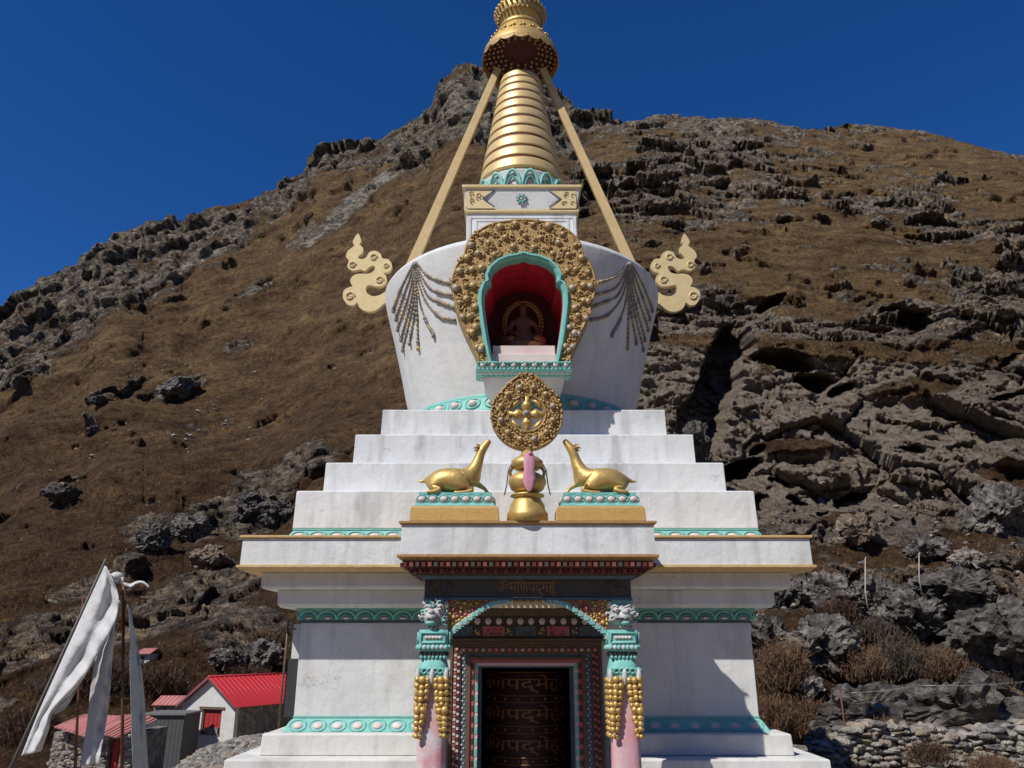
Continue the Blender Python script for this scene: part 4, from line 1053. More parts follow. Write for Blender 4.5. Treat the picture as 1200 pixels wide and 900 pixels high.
    f = mth('ADD', at.outputs['Fac'], mth('MULTIPLY', mth('SUBTRACT', noise(rs*1.6, 8, .75), .5), 1.1))
    fr = N.new('ShaderNodeMapRange'); fr.inputs['From Min'].default_value = .42; fr.inputs['From Max'].default_value = .58; Lk(f, fr.inputs['Value'])
    Lk(mix(fr.outputs['Result'], grass, rock), b.inputs['Base Color'])
    bp = N.new('ShaderNodeBump'); bp.inputs['Strength'].default_value = 1; bp.inputs['Distance'].default_value = bd
    plh = mth('MULTIPLY', mth('ADD', mth('ADD', mth('MULTIPLY', p1, .8), mth('MULTIPLY', p2, .5)), mth('ADD', mth('MULTIPLY', p3, .22), mth('MULTIPLY', d2, -.35))), fr.outputs['Result'])
    Lk(mth('ADD', mth('ADD', mth('MULTIPLY', noise(rs*2.2, 9, .8), 1.1), plh), mth('MULTIPLY', noise(gs*14, 6, .8), .35)), bp.inputs['Height']); Lk(bp.outputs['Normal'], b.inputs['Normal'])
    return m

# ---- the far mountain
rl_ = np.array([(-520, 640), (-300, 540), (-100, 425), (0, 375), (30, 343), (60, 326), (108, 299), (130, 274), (150, 271), (170, 272), (200, 257), (215, 262), (250, 246), (290, 240), (330, 222), (362, 194), (380, 174), (402, 172), (440, 165), (470, 150), (505, 130), (520, 98), (535, 79), (550, 73), (572, 82), (600, 90), (640, 106), (665, 121), (690, 136), (715, 143), (780, 165), (950, 230), (1150, 300), (1300, 350)], float)
def ridge_at(x, pts): return np.interp(x, pts[:, 0], pts[:, 1])
def surf(x0, x1, dx, rows, ybot, rpts, Dfun, back):
    xs_ = np.arange(x0, x1+dx, dx); nx = len(xs_); v = np.linspace(0, 1, rows); X, V_ = np.meshgrid(xs_, v)
    yr = ridge_at(X, rpts); Y = ybot+(yr-ybot)*V_; D = Dfun(X, Y, V_); P = ray(X, Y, D)
    return xs_, X, Y, V_, D, P, nx
def disp(P, nx, ny, amt, kn=.35):        # push the rock out of the slope, mostly forward
    G = P.reshape(ny, nx, 3); du = np.gradient(G, axis=1); dv = np.gradient(G, axis=0); nn = np.cross(du, dv); nn /= np.linalg.norm(nn, axis=2, keepdims=True)+1e-9
    nn[nn[:, :, 1] > 0] *= -1
    rr_ = -(G-np.array([0, 0, EZ])); rr_ /= np.linalg.norm(rr_, axis=2, keepdims=True); nn = nn*kn+rr_*.85; nn /= np.linalg.norm(nn, axis=2, keepdims=True)
    return (G+nn*amt.reshape(ny, nx, 1)).reshape(-1, 3)
def with_back(V, nx, ny, attrs, dist, n=10):
    G = V.reshape(ny, nx, 3); last = G[-1]; rows = [G]
    for k in range(1, n+1):
        q = last.copy(); t = k/n; q[:, 1] += dist*t; q[:, 0] *= 1+.1*t; q[:, 2] = last[:, 2]*(1-.85*t**1.4)-dist*.02*t; rows.append(q[None])
    at = {k_: np.concatenate([a.reshape(ny, nx)]+[a.reshape(ny, nx)[-1:]]*n).ravel() for k_, a in attrs.items()}
    return np.concatenate(rows).reshape(-1, 3), ny+n, at

def Dfar(X, Y, V_): return 52+50*V_+190*V_**2.1+25*np.sin(X/170.)*V_
ny = 500
xs_, X, Y, V_, D, P, nx = surf(-520, 1300, 2.3, ny, 960, rl_, Dfar, 100)
Pf = P.reshape(-1, 3); x, y, v, d = X.ravel(), Y.ravel(), V_.ravel(), D.ravel()
warp = np.stack([fbm(Pf/22, 3, 11+k)-.5 for k in range(3)], -1)*6
big = fbm(Pf/60, 4, 1, ridge=True); n1 = fbm(Pf/16, 5, 5); n2 = fbm(Pf/4, 4, 9)
yr = ridge_at(x, rl_); below = y-yr
band = 50+75*sstep(-80, 60, x)*(1-sstep(130, 330, x))+20*sstep(300, 450, x)+40*sstep(430, 560, x)
rock = (1-sstep(band*.55, band*1.15, below+110*(n1-.5)))*np.clip(.62+1.5*(n1-.42), 0, 1)
ext = lambda cx, cy, rx, ry, a=0: blob(x, y, cx, cy, rx, ry, a, .45)
patches = np.zeros_like(x)
for a in ((90, 345, 75, 50, -20), (210, 458, 34, 13, -18), (175, 628, 38, 26, 0), (228, 625, 34, 24, 0), (80, 575, 26, 9, -30), (300, 600, 60, 38, -25), (130, 470, 30, 8, -25), (110, 500, 10, 7, 0), (285, 765, 60, 26, -5), (250, 700, 80, 22, -20), (60, 770, 60, 18, -25), (360, 560, 50, 20, -20), (280, 405, 22, 9, -15), (300, 345, 30, 8, -25), (25, 440, 50, 22, -25), (200, 290, 60, 30, 0), (215, 740, 90, 18, -20), (120, 700, 60, 12, -25)): patches = np.maximum(patches, ext(*a))
rock = np.clip(np.maximum(rock, patches*(.75+.9*(n1-.4)))+.35*sstep(.6, .72, n2)*sstep(.45, .6, n1), 0, 1)
rock = np.clip(rock+.9*(n2-.5)+.25*sstep(640, 700, y)*(1-sstep(850, 880, y)), 0, 1)
b1, c1 = blocks((Pf+warp)/np.array([13, 13, 19]), 21); b2, c2 = blocks((Pf+warp*.5)/np.array([4.6, 4.6, 6.5]), 41); b3, c3 = blocks(Pf/1.7, 61)
near = np.clip(d/150, .28, 1.5)
amt = (big-.5)*16*sstep(0, .25, v)*(1-.6*sstep(.93, 1, v)) + rock*((b1-.5)*5.5*near+(b2-.5)*2.6*near+(b3-.5)*1.0*np.minimum(near, 1)-.7*near*(1-sstep(0, .05, c1))-.35*near*(1-sstep(0, .05, c2))+(n2-.5)*1.0*near)+rock*sstep(.8, 1, v)*(fbm(np.stack([Pf[:, 0]/7, Pf[:, 1]/30, Pf[:, 2]/30], -1), 3, 88, ridge=True)-.5)*9 + (1-rock)*((fbm(Pf/3, 4, 77)-.5)*1.3*np.minimum(near, 1)+(n1-.5)*3*near)
amt *= sstep(0, .03, v)
scree = np.maximum(blob(x, y, 395, 262, 75, 9, -36, .6), blob(x, y, 240, 308, 45, 5, -33, .6))*(.6+.8*(n2-.3))+.6*blob(x, y, 440, 225, 30, 7, -30, .6)+.5*blob(x, y, 560, 130, 45, 60, 0, .5)*n1
rock = np.clip(rock+scree, 0, 1)
tone = np.clip(sstep(640, 380, y)*.55*n1*1.6, 0, 1)
V = disp(Pf, nx, ny, amt, .55)
V, ny2, at = with_back(V, nx, ny, dict(rock=rock, tone=tone, scree=np.clip(scree, 0, 1)), 160)
grid_mesh('mountain', V, nx, ny2, at, hill_mat('mountain_slope', .35, .55, 1.2, .66))
def Yfar(px, py):                        # depth of the far slope at a photo pixel
    v = (960-py)/(960-float(ridge_at(px, rl_))); return float(Dfar(np.array(px), np.array(py), np.array(v)))

# ---- the near rocky hill on the right
rn = np.array([(480, 905), (500, 850), (510, 760), (520, 660), (540, 560), (585, 430), (622, 330), (655, 230), (690, 165), (715, 146), (750, 141), (762, 137), (790, 133), (830, 135), (880, 138), (905, 141), (925, 147), (950, 148), (975, 150), (1000, 146), (1050, 150), (1100, 160), (1150, 172), (1200, 182), (1300, 215), (1450, 280), (1650, 380)], float)
ky = np.array([130, 180, 250, 335, 400, 480, 560, 640, 700, 760, 820, 880, 908.]); kd = np.array([118, 98, 74, 53, 45, 41, 37.5, 33, 30, 27.5, 25.5, 24.3, 24.])
def Dnear(X, Y, V_): 
    d = np.interp(Y, ky, kd)
    return d*(1+.16*sstep(800, 500, X)+.1*sstep(1200, 1600, X))+V_*0
ny = 660
xs_, X, Y, V_, D, P, nx = surf(484, 1640, 1.5, ny, 908, rn, Dnear, 60)
Pf = P.reshape(-1, 3); x, y, v, d = X.ravel(), Y.ravel(), V_.ravel(), D.ravel()
big = fbm(Pf/14, 4, 101); n1 = fbm(Pf/6, 5, 105); n2 = fbm(Pf/1.6, 4, 109); n3 = fbm(Pf/.5, 3, 119)
ext = lambda cx, cy, rx, ry, a=0, s=.45: blob(x+14*(n2-.5)*2, y+10*(n1-.5)*2, cx, cy, rx, ry, a, s)
g = np.zeros_like(x)                      # where grass covers the rock
for a in ((900, 310, 100, 50, 20), (960, 265, 120, 20, 10), (1060, 330, 90, 22, 8), (1080, 185, 120, 24, 8), (1000, 205, 90, 22, 0), (1180, 230, 60, 30, 10), (1130, 300, 60, 16, 10), (720, 175, 30, 20, -20), (760, 320, 70, 50, 0), (980, 405, 200, 11, 4), (1150, 405, 70, 10, 4), (1010, 655, 120, 15, 3), (1130, 640, 70, 20, -10), (1010, 760, 70, 24, 0), (1100, 775, 60, 20, 0), (920, 800, 40, 40, 0), (940, 745, 26, 24, 0), (1180, 560, 40, 12, 10), (700, 300, 40, 50, 0), (930, 515, 60, 10, 0), (900, 430, 14, 8, 0), (1080, 450, 60, 12, 0), (990, 600, 40, 8, 0), (1040, 855, 70, 16, 0), (1000, 845, 26, 24, 0)): g = np.maximum(g, ext(*a))
rock = np.clip(.93-g*.8+1.5*(n2-.5)+1.0*(n1-.5)+(1.2*(n2-.5)+1.3*(n1-.5)-.12)*sstep(370, 300, y), 0, 1)
wx = np.stack([fbm(Pf/5, 3, 131+k)-.5 for k in range(3)], -1)*1.5
sc_ = np.clip(d/38, .55, 2.6)
def blk(L, s, an): 
    return blocks((Pf+wx*min(1, L/3))/(np.array(an)*L), s)
b1, c1 = blk(6.0, 221, (1.1, 1, .95)); b2, c2 = blk(2.3, 241, (1.15, 1, .85)); b3, c3 = blk(.85, 261, (1.2, 1, .85)); b4, c4 = blk(.34, 281, (1, 1, 1))
str_ = fbm(np.stack([Pf[:, 0]*.12, Pf[:, 1]*.12, (Pf[:, 2]-.22*Pf[:, 0])*1.5], -1), 4, 301, ridge=True)
amt = (big-.5)*5.5*sstep(0, .1, v) + rock*((b1-.5)*2.6+(b2-.5)*.95+(b3-.5)*.42+(b4-.5)*.2-.45*(1-sstep(0, .04, c1))-.22*(1-sstep(0, .05, c2))-.1*(1-sstep(0, .06, c3))+(n3-.5)*.2+(n2-.5)*.3+(str_-.5)*.25)*np.clip(sc_, .5, 1.35) + (1-rock)*((n2-.5)*1.2+(n3-.5)*.4)
amt *= sstep(0, .04, v)*(1-.45*sstep(.95, 1, v))
V = disp(Pf, nx, ny, amt)
# caves and clefts: the rock falls back into the hill
cav = np.zeros_like(x)
for a in ((842, 450, 24, 78, 12, .3), (822, 490, 26, 46, 25, .3), (862, 395, 26, 14, 10, .3), (918, 415, 36, 8, 6, .3), (958, 436, 22, 10, 12, .3), (992, 447, 18, 7, -18, .35), (1088, 372, 30, 9, 5, .3), (1050, 362, 18, 5, 5, .3), (1020, 378, 30, 6, 4, .3), (1188, 423, 20, 9, -20, .35), (870, 538, 26, 9, -20, .35), (890, 517, 9, 7, 0, .3), (895, 588, 12, 24, 0, .4), (1080, 610, 10, 22, 8, .4), (967, 598, 10, 6, 0, .3), (1010, 572, 26, 9, -22, .4), (1130, 715, 22, 6, -14, .4), (1170, 678, 14, 7, -12, .4), (925, 850, 30, 9, 25, .4), (1190, 470, 30, 4, -8, .4), (1070, 525, 14, 5, 0, .4), (935, 580, 14, 6, 30, .4), (700, 225, 20, 10, 0, .4), (745, 205, 12, 7, 0, .4), (866, 172, 10, 5, 0, .4), (1040, 238, 14, 3, 0, .4), (922, 556, 18, 5, 25, .3), (740, 220, 14, 5, 0, .3), (905, 350, 18, 6, -25, .3)):
    cav = np.maximum(cav, ext(*a)*(1 if a[2] > 20 else .6))
dirs = V-np.array([0, 0, EZ]); dirs[:, 2] = np.minimum(dirs[:, 2], .42*dirs[:, 1]) if 0 else dirs[:, 2]; dirs /= np.linalg.norm(dirs, axis=1, keepdims=True)
push = sstep(.25, .8, cav)*np.clip(d*.14, 1.2, 7.5)
V = V+np.stack([dirs[:, 0]*0+.15, dirs[:, 1]*0+1., dirs[:, 2]*0+.25], -1)*push[:, None]
rock = np.clip(rock+cav, 0, 1)
tone = np.clip(sstep(520, 330, y)*.55*(.4+n1)+.25*n1+1.1*(str_-.5)*sstep(380, 340, y), 0, 1)
tan_ = np.clip(ext(970, 490, 190, 110, 10, .6)*1.3*(n1+.35)+ext(800, 440, 60, 70, 0, .5)*.9*(n1+.35), 0, 1)
scree = .35*blob(x, y, 950, 480, 110, 70, 0, .5)*n1+.5*sstep(.62, .7, n2)*sstep(600, 640, y)*sstep(.5, .6, n1)
V, ny2, at = with_back(V, nx, ny, dict(rock=rock, tone=tone, scree=np.clip(scree, 0, 1), tan=tan_), 90)
grid_mesh('rocky_hill', V, nx, ny2, at, hill_mat('rocky_slope', 1.5, 1.7, .45, .82))
# ---- unseen slopes added behind the camera to cut sky fill and bounce warm light
th = np.linspace(R(-62), R(242), 260); rr0 = np.linspace(0, 1, 70); TH, RR = np.meshgrid(th, rr0)
RAD = 150+RR*170; PX = np.stack([np.cos(TH-math.pi)*RAD*1.0, -np.abs(1)*np.sin(TH)*RAD, np.zeros_like(RAD)], -1).reshape(-1, 3)
hh_ = (fbm(PX/90, 4, 601)-.15)*210*sstep(0, 1, RR.ravel())**.9*(.45+.55*np.clip(np.sin(TH.ravel()), 0, 1))+RR.ravel()*25-6
PX[:, 2] = hh_+(fbm(PX/9, 4, 611)-.5)*4*RR.ravel()
rk2 = np.clip(.3+1.4*(fbm(PX/25, 4, 621)-.5)+.3*RR.ravel(), 0, 1)
grid_mesh('added_slope', PX, 260, 70, dict(rock=rk2, tone=rk2, scree=.2*rk2), hill_mat('added_slope_cover', .35, .55, 1.2))
def Ynear(px, py): return float(Dnear(np.array(float(px)), np.array(float(py)), 0))

from mathutils.bvhtree import BVHTree
bpy.context.view_layer.update(); dg = bpy.context.evaluated_depsgraph_get()
hills = {k: BVHTree.FromObject(bpy.data.objects[k], dg) for k in ('mountain', 'rocky_hill')}
def ysurf(px, py, which):
    d = PT(px, py, 1.0)-Vector((0, 0, EZ)); d = Vector((d.x, 1, d.z)).normalized(); q = hills[which].ray_cast(Vector((0, 0, EZ)), d)[0]
    return q.y if q is not None else (Ynear(px, py) if which == 'rocky_hill' else Yfar(px, py))
# ---- ground: one sheet to the horizon, level round the stupa and falling away on the left
def gz(x, y):                          # height of the yard and the valley floor
    x = np.asarray(x, float); y = np.asarray(y, float)
    left = 1-sstep(-7.5, -3.5, x); right = sstep(2, 6, x)
    u = x/np.maximum(np.abs(y), 8.)
    base_ = -(.078+.03*(1-sstep(-.42, -.3, u)))*np.clip(y-14.2, 0, 34)*(1-right) - 1.9*(1-sstep(-20, -11, x))*sstep(15, 26, y)
    base_ = base_-.9*(1-sstep(-.44, -.34, u))*sstep(12, 16, y)-right*.07*np.clip(y-14.8, 0, 12)
    return base_
ax_ = np.concatenate([-np.geomspace(2600, 62, 26), np.linspace(-60, 40, 330), np.geomspace(42, 2600, 26)])
ay_ = np.concatenate([-np.geomspace(2600, 42, 22), np.linspace(-40, 75, 330), np.geomspace(78, 2600, 24)])
GX, GY = np.meshgrid(ax_, ay_); Pg = np.stack([GX.ravel(), GY.ravel(), np.zeros(GX.size)], -1)
z = gz(GX.ravel(), GY.ravel()); rough = np.clip((np.hypot(Pg[:, 0], Pg[:, 1]-YC)-5.5)/5, 0, 1)
z = z+rough*((fbm(Pg/3, 4, 401)-.5)*.45+(fbm(Pg/.6, 3, 407)-.5)*.22)*(1-sstep(60, 200, np.abs(Pg[:, 0])))
Pg[:, 2] = z-.02
yard = 1-sstep(14, 20, np.hypot(Pg[:, 0], Pg[:, 1]-6)); rk = np.clip(.75+.9*(fbm(Pg/4, 4, 411)-.5)+yard, 0, 1)  # ground made paler round the stupa to bounce warm light onto its walls
def gzn(x, y): q = np.array([[x, y, 0.]]); return float(gz(x, y)+(fbm(q/3, 4, 401)[0]-.5)*.45-.02)
grid_mesh('ground', Pg, len(ax_), len(ay_), dict(rock=rk, tone=rk*.3, scree=np.clip(.3+.7*yard, 0, 1)), hill_mat('stony_ground', 1.6, 2.6, .08))

# ------------------------------------------------------------------ stones, boulders
def rock_mesh(mb, c, r, seed, mi=0, lv=2, fl=.25):
    rnd = random.Random(seed); vs, fs = ICO[lv]; planes = []
    for k in range(7):
        n_ = Vector((rnd.uniform(-1, 1), rnd.uniform(-1, 1), rnd.uniform(-1, 1))).normalized(); planes.append((n_, rnd.uniform(.5, .85)))
    rot_ = Matrix.Rotation(rnd.uniform(0, 6.28), 3, 'Z') @ Matrix.Rotation(rnd.uniform(-.4, .4), 3, 'X')
    out = []
    for v in vs:
        p = Vector(v)
        for n_, h in planes:
            d = p.dot(n_)-h
            if d > 0: p = p-n_*d
        p = rot_ @ p
        out.append((c[0]+p.x*r[0], c[1]+p.y*r[1], c[2]+p.z*r[2]))
    mb.add(out, fs, mi, False)
def stone_mat(name, a, b_, c_, s=3):
    m = M(name, a, .9, 0, c_, s, 1, s*6, .34, .2, .07, 14, b_); return m
m_stone = [stone_mat('boulder_grey', (.03, .027, .024), (.105, .095, .084), (.27, .245, .21), 2.6), stone_mat('boulder_dark', (.022, .02, .018), (.075, .068, .06), (.2, .18, .155), 2.6), stone_mat('boulder_pale', (.08, .072, .062), (.22, .195, .165), (.42, .38, .33), 4), stone_mat('boulder_brown', (.07, .05, .035), (.17, .125, .09), (.3, .25, .2), 3)]
m_wst = [stone_mat('wall_stone_a', (.2, .19, .17), (.34, .32, .28), (.5, .47, .42), 5), stone_mat('wall_stone_b', (.1, .1, .095), (.2, .19, .18), (.34, .33, .3), 5), stone_mat('wall_stone_c', (.18, .14, .1), (.32, .27, .2), (.46, .4, .32), 5)]
def boulder(px, py, wpx, hpx, Y, mat, label, seed, group=None, lvl=1.0):
    if 16 < Y < 40: Y = min(ysurf(px, py, 'rocky_hill'), ysurf(px, py+hpx*.4, 'rocky_hill'))-.15
    c = PT(px, py, Y); W_ = hw(wpx/2, py, Y); H_ = (Zat(py-hpx/2, Y)-Zat(py+hpx/2, Y))/2
    vs, fs = ICO[3]; bm = bmesh.new(); bmesh.ops.create_icosphere(bm, subdivisions=5, radius=1)
    P = np.array([v.co for v in bm.verts]); rnd = random.Random(seed)
    for k in range(9):
        n_ = np.array([rnd.uniform(-1, 1), rnd.uniform(-1, .6), rnd.uniform(-1, 1)]); n_ /= np.linalg.norm(n_); d_ = P@n_-rnd.uniform(.55, .88); P = P-np.where(d_ > 0, d_, 0)[:, None]*n_*.93
    S_ = np.array([W_, max(W_, H_)*.9, H_*1.05]); Q = P*S_
    bb, cc = blocks(Q/max(.25, W_*.5)+seed, 501); b5, c5 = blocks(Q/max(.1, W_*.17)+seed, 511); nf = fbm(Q/.25+seed, 4, 521)
    nn = P/np.linalg.norm(P, axis=1, keepdims=True); Q = Q+nn*((bb-.5)*W_*.34+(b5-.5)*W_*.13+(nf-.5)*.12*min(1, W_))[:, None]
    for v_, q in zip(bm.verts, Q): v_.co = q
    me = bpy.data.meshes.new('boulder'); bm.to_mesh(me); bm.free(); me.materials.append(mat)
    o = bpy.data.objects.new('boulder', me); COL.objects.link(o); o.location = c; tag(o, label, 'boulder', group); return o
G1 = 'boulders on the rocky slope'
BL = [(1000, 838, 135, 62, 17.2, 1, 'broad dark grey boulder just behind the left end of the dry stone wall'),
      (962, 872, 46, 30, 14.6, 2, 'small pale rounded boulder beside the right corner of the white plinth'),
      (1120, 828, 190, 56, 18.0, 1, 'long low dark boulder behind the middle of the dry stone wall'),
      (935, 690, 46, 44, 25.5, 0, 'squarish grey boulder to the right of the end of the cornice'),
      (975, 700, 60, 56, 25.0, 0, 'upright angular grey boulder between the squarish boulder and the white stake'),
      (1030, 705, 62, 48, 24.5, 0, 'grey boulder at the foot of the taller white stake'),
      (900, 748, 58, 52, 22.8, 1, 'dark grey boulder right behind the upper right edge of the white wall'),
      (958, 752, 84, 64, 22.0, 0, 'large cracked grey boulder above the brown bushes by the stupa'),
      (1068, 722, 74, 66, 23.2, 0, 'tall pointed grey boulder above the wide thicket of bushes'),
      (1165, 745, 120, 90, 22.0, 1, 'massive dark boulder at the right edge of the photo above the wire'),
      (1120, 690, 80, 40, 25.2, 1, 'dark slab of rock with a black hollow beneath it on the right'),
      (945, 800, 36, 34, 19.5, 2, 'pale lichened boulder among the russet bushes beside the wall corner'),
      (1005, 622, 56, 36, 29.5, 3, 'smooth tan boulder on the grassy ledge under the cliff'),
      (1085, 645, 50, 26, 28.5, 0, 'flat grey boulder on the grassy ledge right of the tan boulder'),
      (1168, 600, 70, 60, 31.0, 0, 'blue grey block at the right edge below the cliff'),
      (1135, 655, 46, 24, 28, 2, 'pale split boulder at the right end of the grassy ledge'),
      (905, 700, 50, 30, 26.0, 1, 'low dark boulder showing just under the end of the cornice'),
      (812, 520, 40, 60, 33.0, 1, 'dark boulder at the mouth of the tall cave behind the terraces')]
for i, (px, py, w_, h_, Y_, mi, lab) in enumerate(BL): boulder(px, py, w_, h_, Y_, m_stone[mi], lab, 11+i*7, G1)
G2 = 'boulders on the grassy slope'
BL2 = [(182, 632, 44, 36, 0, 'round dark boulder in the brown slope above the flags'), (228, 618, 44, 34, 0, 'jagged grey boulder next to the round dark boulder on the slope'), (270, 772, 46, 28, 0, 'grey boulder above the ridge of the red hut roof'), (308, 768, 46, 40, 0, 'pale cracked boulder between the red roof and the stupa'),
       (212, 457, 56, 18, 0, 'long flat grey outcrop high in the middle of the brown slope'), (108, 505, 16, 11, 1, 'small black boulder on the brown slope left of the long outcrop'), (75, 578, 44, 16, 1, 'slanting dark outcrop low on the left of the brown slope'), (292, 595, 40, 38, 1, 'tall dark rock just left of the lowest terrace'),
       (250, 655, 44, 28, 3, 'brown boulder beside the left end of the cornice'), (325, 600, 46, 36, 1, 'dark broken rock close to the left edge of the terraces'), (118, 470, 30, 9, 1, 'thin dark outcrop on the upper left grass slope')]
for i, (px, py, w_, h_, mi, lab) in enumerate(BL2): boulder(px, py, w_, h_, ysurf(px, py+h_*.4, 'mountain')-.8, m_stone[mi], lab, 301+i*5, G2)
# loose stones scattered on both slopes
mb = MB()
for i in range(1500):
    if random.random() < .65:
        px = random.uniform(-60, 345); py = random.triangular(380, 880, 760); Y_ = Yfar(px, py)-.6; s_ = random.uniform(.1, .32)*(Y_/70)
    else:
        px = random.uniform(880, 1330); py = random.triangular(560, 890, 820); Y_ = Ynear(px, py)-.35; s_ = random.uniform(.06, .22)
    rock_mesh(mb, PT(px, py, Y_), (s_, s_, s_*.6), i, random.choice([0, 0, 1, 2]), 1)
o = mb.build('loose_stones', m_wst, fixn=False); o['kind'] = 'stuff'; o['label'] = 'loose pale stones scattered over the slopes'; o['category'] = 'stones'
# dry stone wall on the right
mb = MB(); k = 0
for i in range(60):
    t = i/59; X = 5.15+t*7.0; Y0_ = 14.1+.5*math.sin(t*5)-.6*t; H = .5+.26*t+.1*math.sin(t*11+1)-(.28*(1-sstep(0, .12, t)))
    zb_g = float(gz(X, Y0_))-.05; z = zb_g
    while z < zb_g+H+.12:
        h = random.uniform(.06, .13)
        for dy in (0, .28):
            w_ = random.uniform(.09, .19)
            rock_mesh(mb, (X+random.uniform(-.05, .05), Y0_+dy+random.uniform(-.05, .05), z+h/2), (w_, random.uniform(.12, .2), h*.75), k, random.choice([0, 0, 1, 2]), 2); k += 1
        z += h*1.05
tag(mb.build('dry_stone_wall', m_wst, fixn=False), 'low dry stone wall of pale rubble running right from the stupa', 'stone wall')
# rubble bank on the left, between hut and stupa
mb = MB()
for i in range(3600):
    px = random.uniform(150, 345); base_y = 905; Y_ = random.uniform(17, 46); X = (px-600)*Y_/1005
    z = gzn(X, Y_); s_ = random.uniform(.05, .13)*(.6+Y_/40)
    rock_mesh(mb, (X, Y_, z+s_*.2), (s_*random.uniform(.8, 1.5), s_, s_*.7), i+50, random.choice([0, 1, 1, 2]), 1)
o = mb.build('stone_rubble', m_wst, fixn=False); o['kind'] = 'stuff'; o['label'] = 'grey stone rubble covering the ground below the white hut'; o['category'] = 'rubble'

# ------------------------------------------------------------------ buildings on the left
m_dirt = None
m_hutw = plaster('hut_whitewash', (.62, .62, .6), (.3, .28, .25), .6, .1)
m_tin = M('red_tin', (.7, .05, .065), .5, 0, (.58, .035, .05), 2, .15, 8); m_tinp = M('faded_red_tin', (.5, .16, .14), .7, 0, (.42, .08, .08), 2.5, .3, 10, third=(.48, .2, .18))
m_rub = M('rubble_masonry', (.06, .058, .054), .95, 0, (.36, .34, .31), 3.2, 1, 7, .4, .2, .06, 10, (.19, .18, .165)); m_darkw = M('weathered_board', (.05, .055, .06), .8, 0, (.09, .09, .09), 3, .4, 8)
def roof_sheet(mb, a, b, c, d, th, mi, ribs=0, rmi=None):   # quad a-b (eave) d-c (ridge)
    a, b, c, d = map(Vector, (a, b, c, d)); n_ = (b-a).cross(d-a).normalized()
    if n_.z < 0: n_ = -n_
    q = [a, b, c, d]; mb.add([p for p in q]+[p+n_*th for p in q], [(3,2,1,0),(4,5,6,7),(0,1,5,4),(1,2,6,5),(2,3,7,6),(3,0,4,7)], mi)
    for k in range(ribs):
        t = (k+.5)/ribs; p0 = a.lerp(b, t)+n_*(th+.01); p1 = d.lerp(c, t)+n_*(th+.01); mb.tube([p0, p1], .022, 4, mi)
def gable_hut(loc, rz, W_, L_, hE, hR, label, door, cat='hut'):
    o = empty('stone_hut', label, cat, loc); o.rotation_euler.z = rz
    mb = MB(); dp = -2.2; w2 = W_/2
    gab = [(-w2, dp), (w2, dp), (w2, hE), (0, hR), (-w2, hE)]
    if door:                                              # front gable with a window opening, built round it
        x0, x1, z0_, z1_ = door
        mb.prism([(-w2, dp), (x0, dp), (x0, hE), (-w2, hE)], 0, .3, 0); mb.prism([(x1, dp), (w2, dp), (w2, hE), (x1, hE)], 0, .3, 0)
        mb.prism([(x0, dp), (x1, dp), (x1, z0_), (x0, z0_)], 0, .3, 0); mb.prism([(x0, z1_), (x1, z1_), (x1, hE), (x0, hE)], 0, .3, 0); mb.prism([(-w2, hE), (w2, hE), (0, hR)], 0, .3, 0)
    else: mb.prism(gab, 0, .3, 0)
    mb.build('gable_wall', m_hutw, o, fixn=True)
    mb = MB(); mb.prism(gab, L_-.3, L_, 0); mb.build('gable_wall', m_hutw, o)
    mb = MB(); mb.box(w2-.3, w2-.002, .302, L_-.302, dp, hE); mb.box(-w2+.002, -w2+.3, .302, L_-.302, dp, hE)
    mb.build('side_wall', m_rub, o)
    mb = MB(); ov = .22; s_ = (hR-hE)/w2
    for sg in (-1, 1):
        roof_sheet(mb, (sg*(w2+ov), -.3, hE-ov*s_+.06), (sg*(w2+ov), L_+.3, hE-ov*s_+.06), (sg*.003, L_+.3, hR+.06), (sg*.003, -.3, hR+.06), .035, 0, 0)
    mb.tube([(0, -.32, hR+.11), (0, L_+.32, hR+.11)], .06, 8, 0)
    for sg in (-1, 1):
        for k_ in range(24): yk_ = -.28+k_*(L_+.56)/23; mb.tube([(sg*(w2+ov), yk_, hE-ov*s_+.1), (sg*.03, yk_, hR+.1)], .022, 4, 0)
    rf = mb.build('roof', m_tin, o)
    mb = MB()
    for sg in (-1, 1):
        a = Vector((sg*(w2+ov), -.3, hE-ov*s_-.06)); b2 = Vector((0, -.3, hR-.06)); mb.loft([[a+Vector(q) for q in ((0, -.03, -.0), (0, .03, 0), (0, .03, .13), (0, -.03, .13))], [b2+Vector(q) for q in ((0, -.03, 0), (0, .03, 0), (0, .03, .13), (0, -.03, .13))]])
    mb.build('bargeboard', m_darkw, rf)
    if door:
        mb = MB(); x0, x1, z0_, z1_ = door
        mb.box(x0+.1, x1-.1, .14, .18, z0_+.05, z1_-.1, 0); 
        for k_ in range(4): mb.box(x0+.12+(x1-x0-.24)*k_/4, x0+.14+(x1-x0-.24)*k_/4, .125, .138, z0_+.06, z1_-.12, 1)
        wd_ = mb.build('shutter', [m_red, m_dred], o)
        mb = MB(); mb.box(x0, x0+.1, .06, .2, z0_, z1_-.1); mb.box(x1-.1, x1, .06, .2, z0_, z1_-.1); mb.box(x0-.22, x1+.22, -.05, .2, z1_-.098, z1_+.04); mb.build('shutter_frame', m_wood, wd_)
        mb = MB(); mb.box(x0-.02, x1+.02, -.05, .12, z0_-.06, z0_+.0); mb.box(x0+.3, x1-.2, .0, .12, z0_+.003, z0_+.35); mb.build('sill', m_rub, wd_)
    return o
Yh = 50.0; cgl = PT(241, 860, Yh)
zb_h = PT(241, 876, Yh).z
rzh = R(-24)                                             # the long side turns towards the right
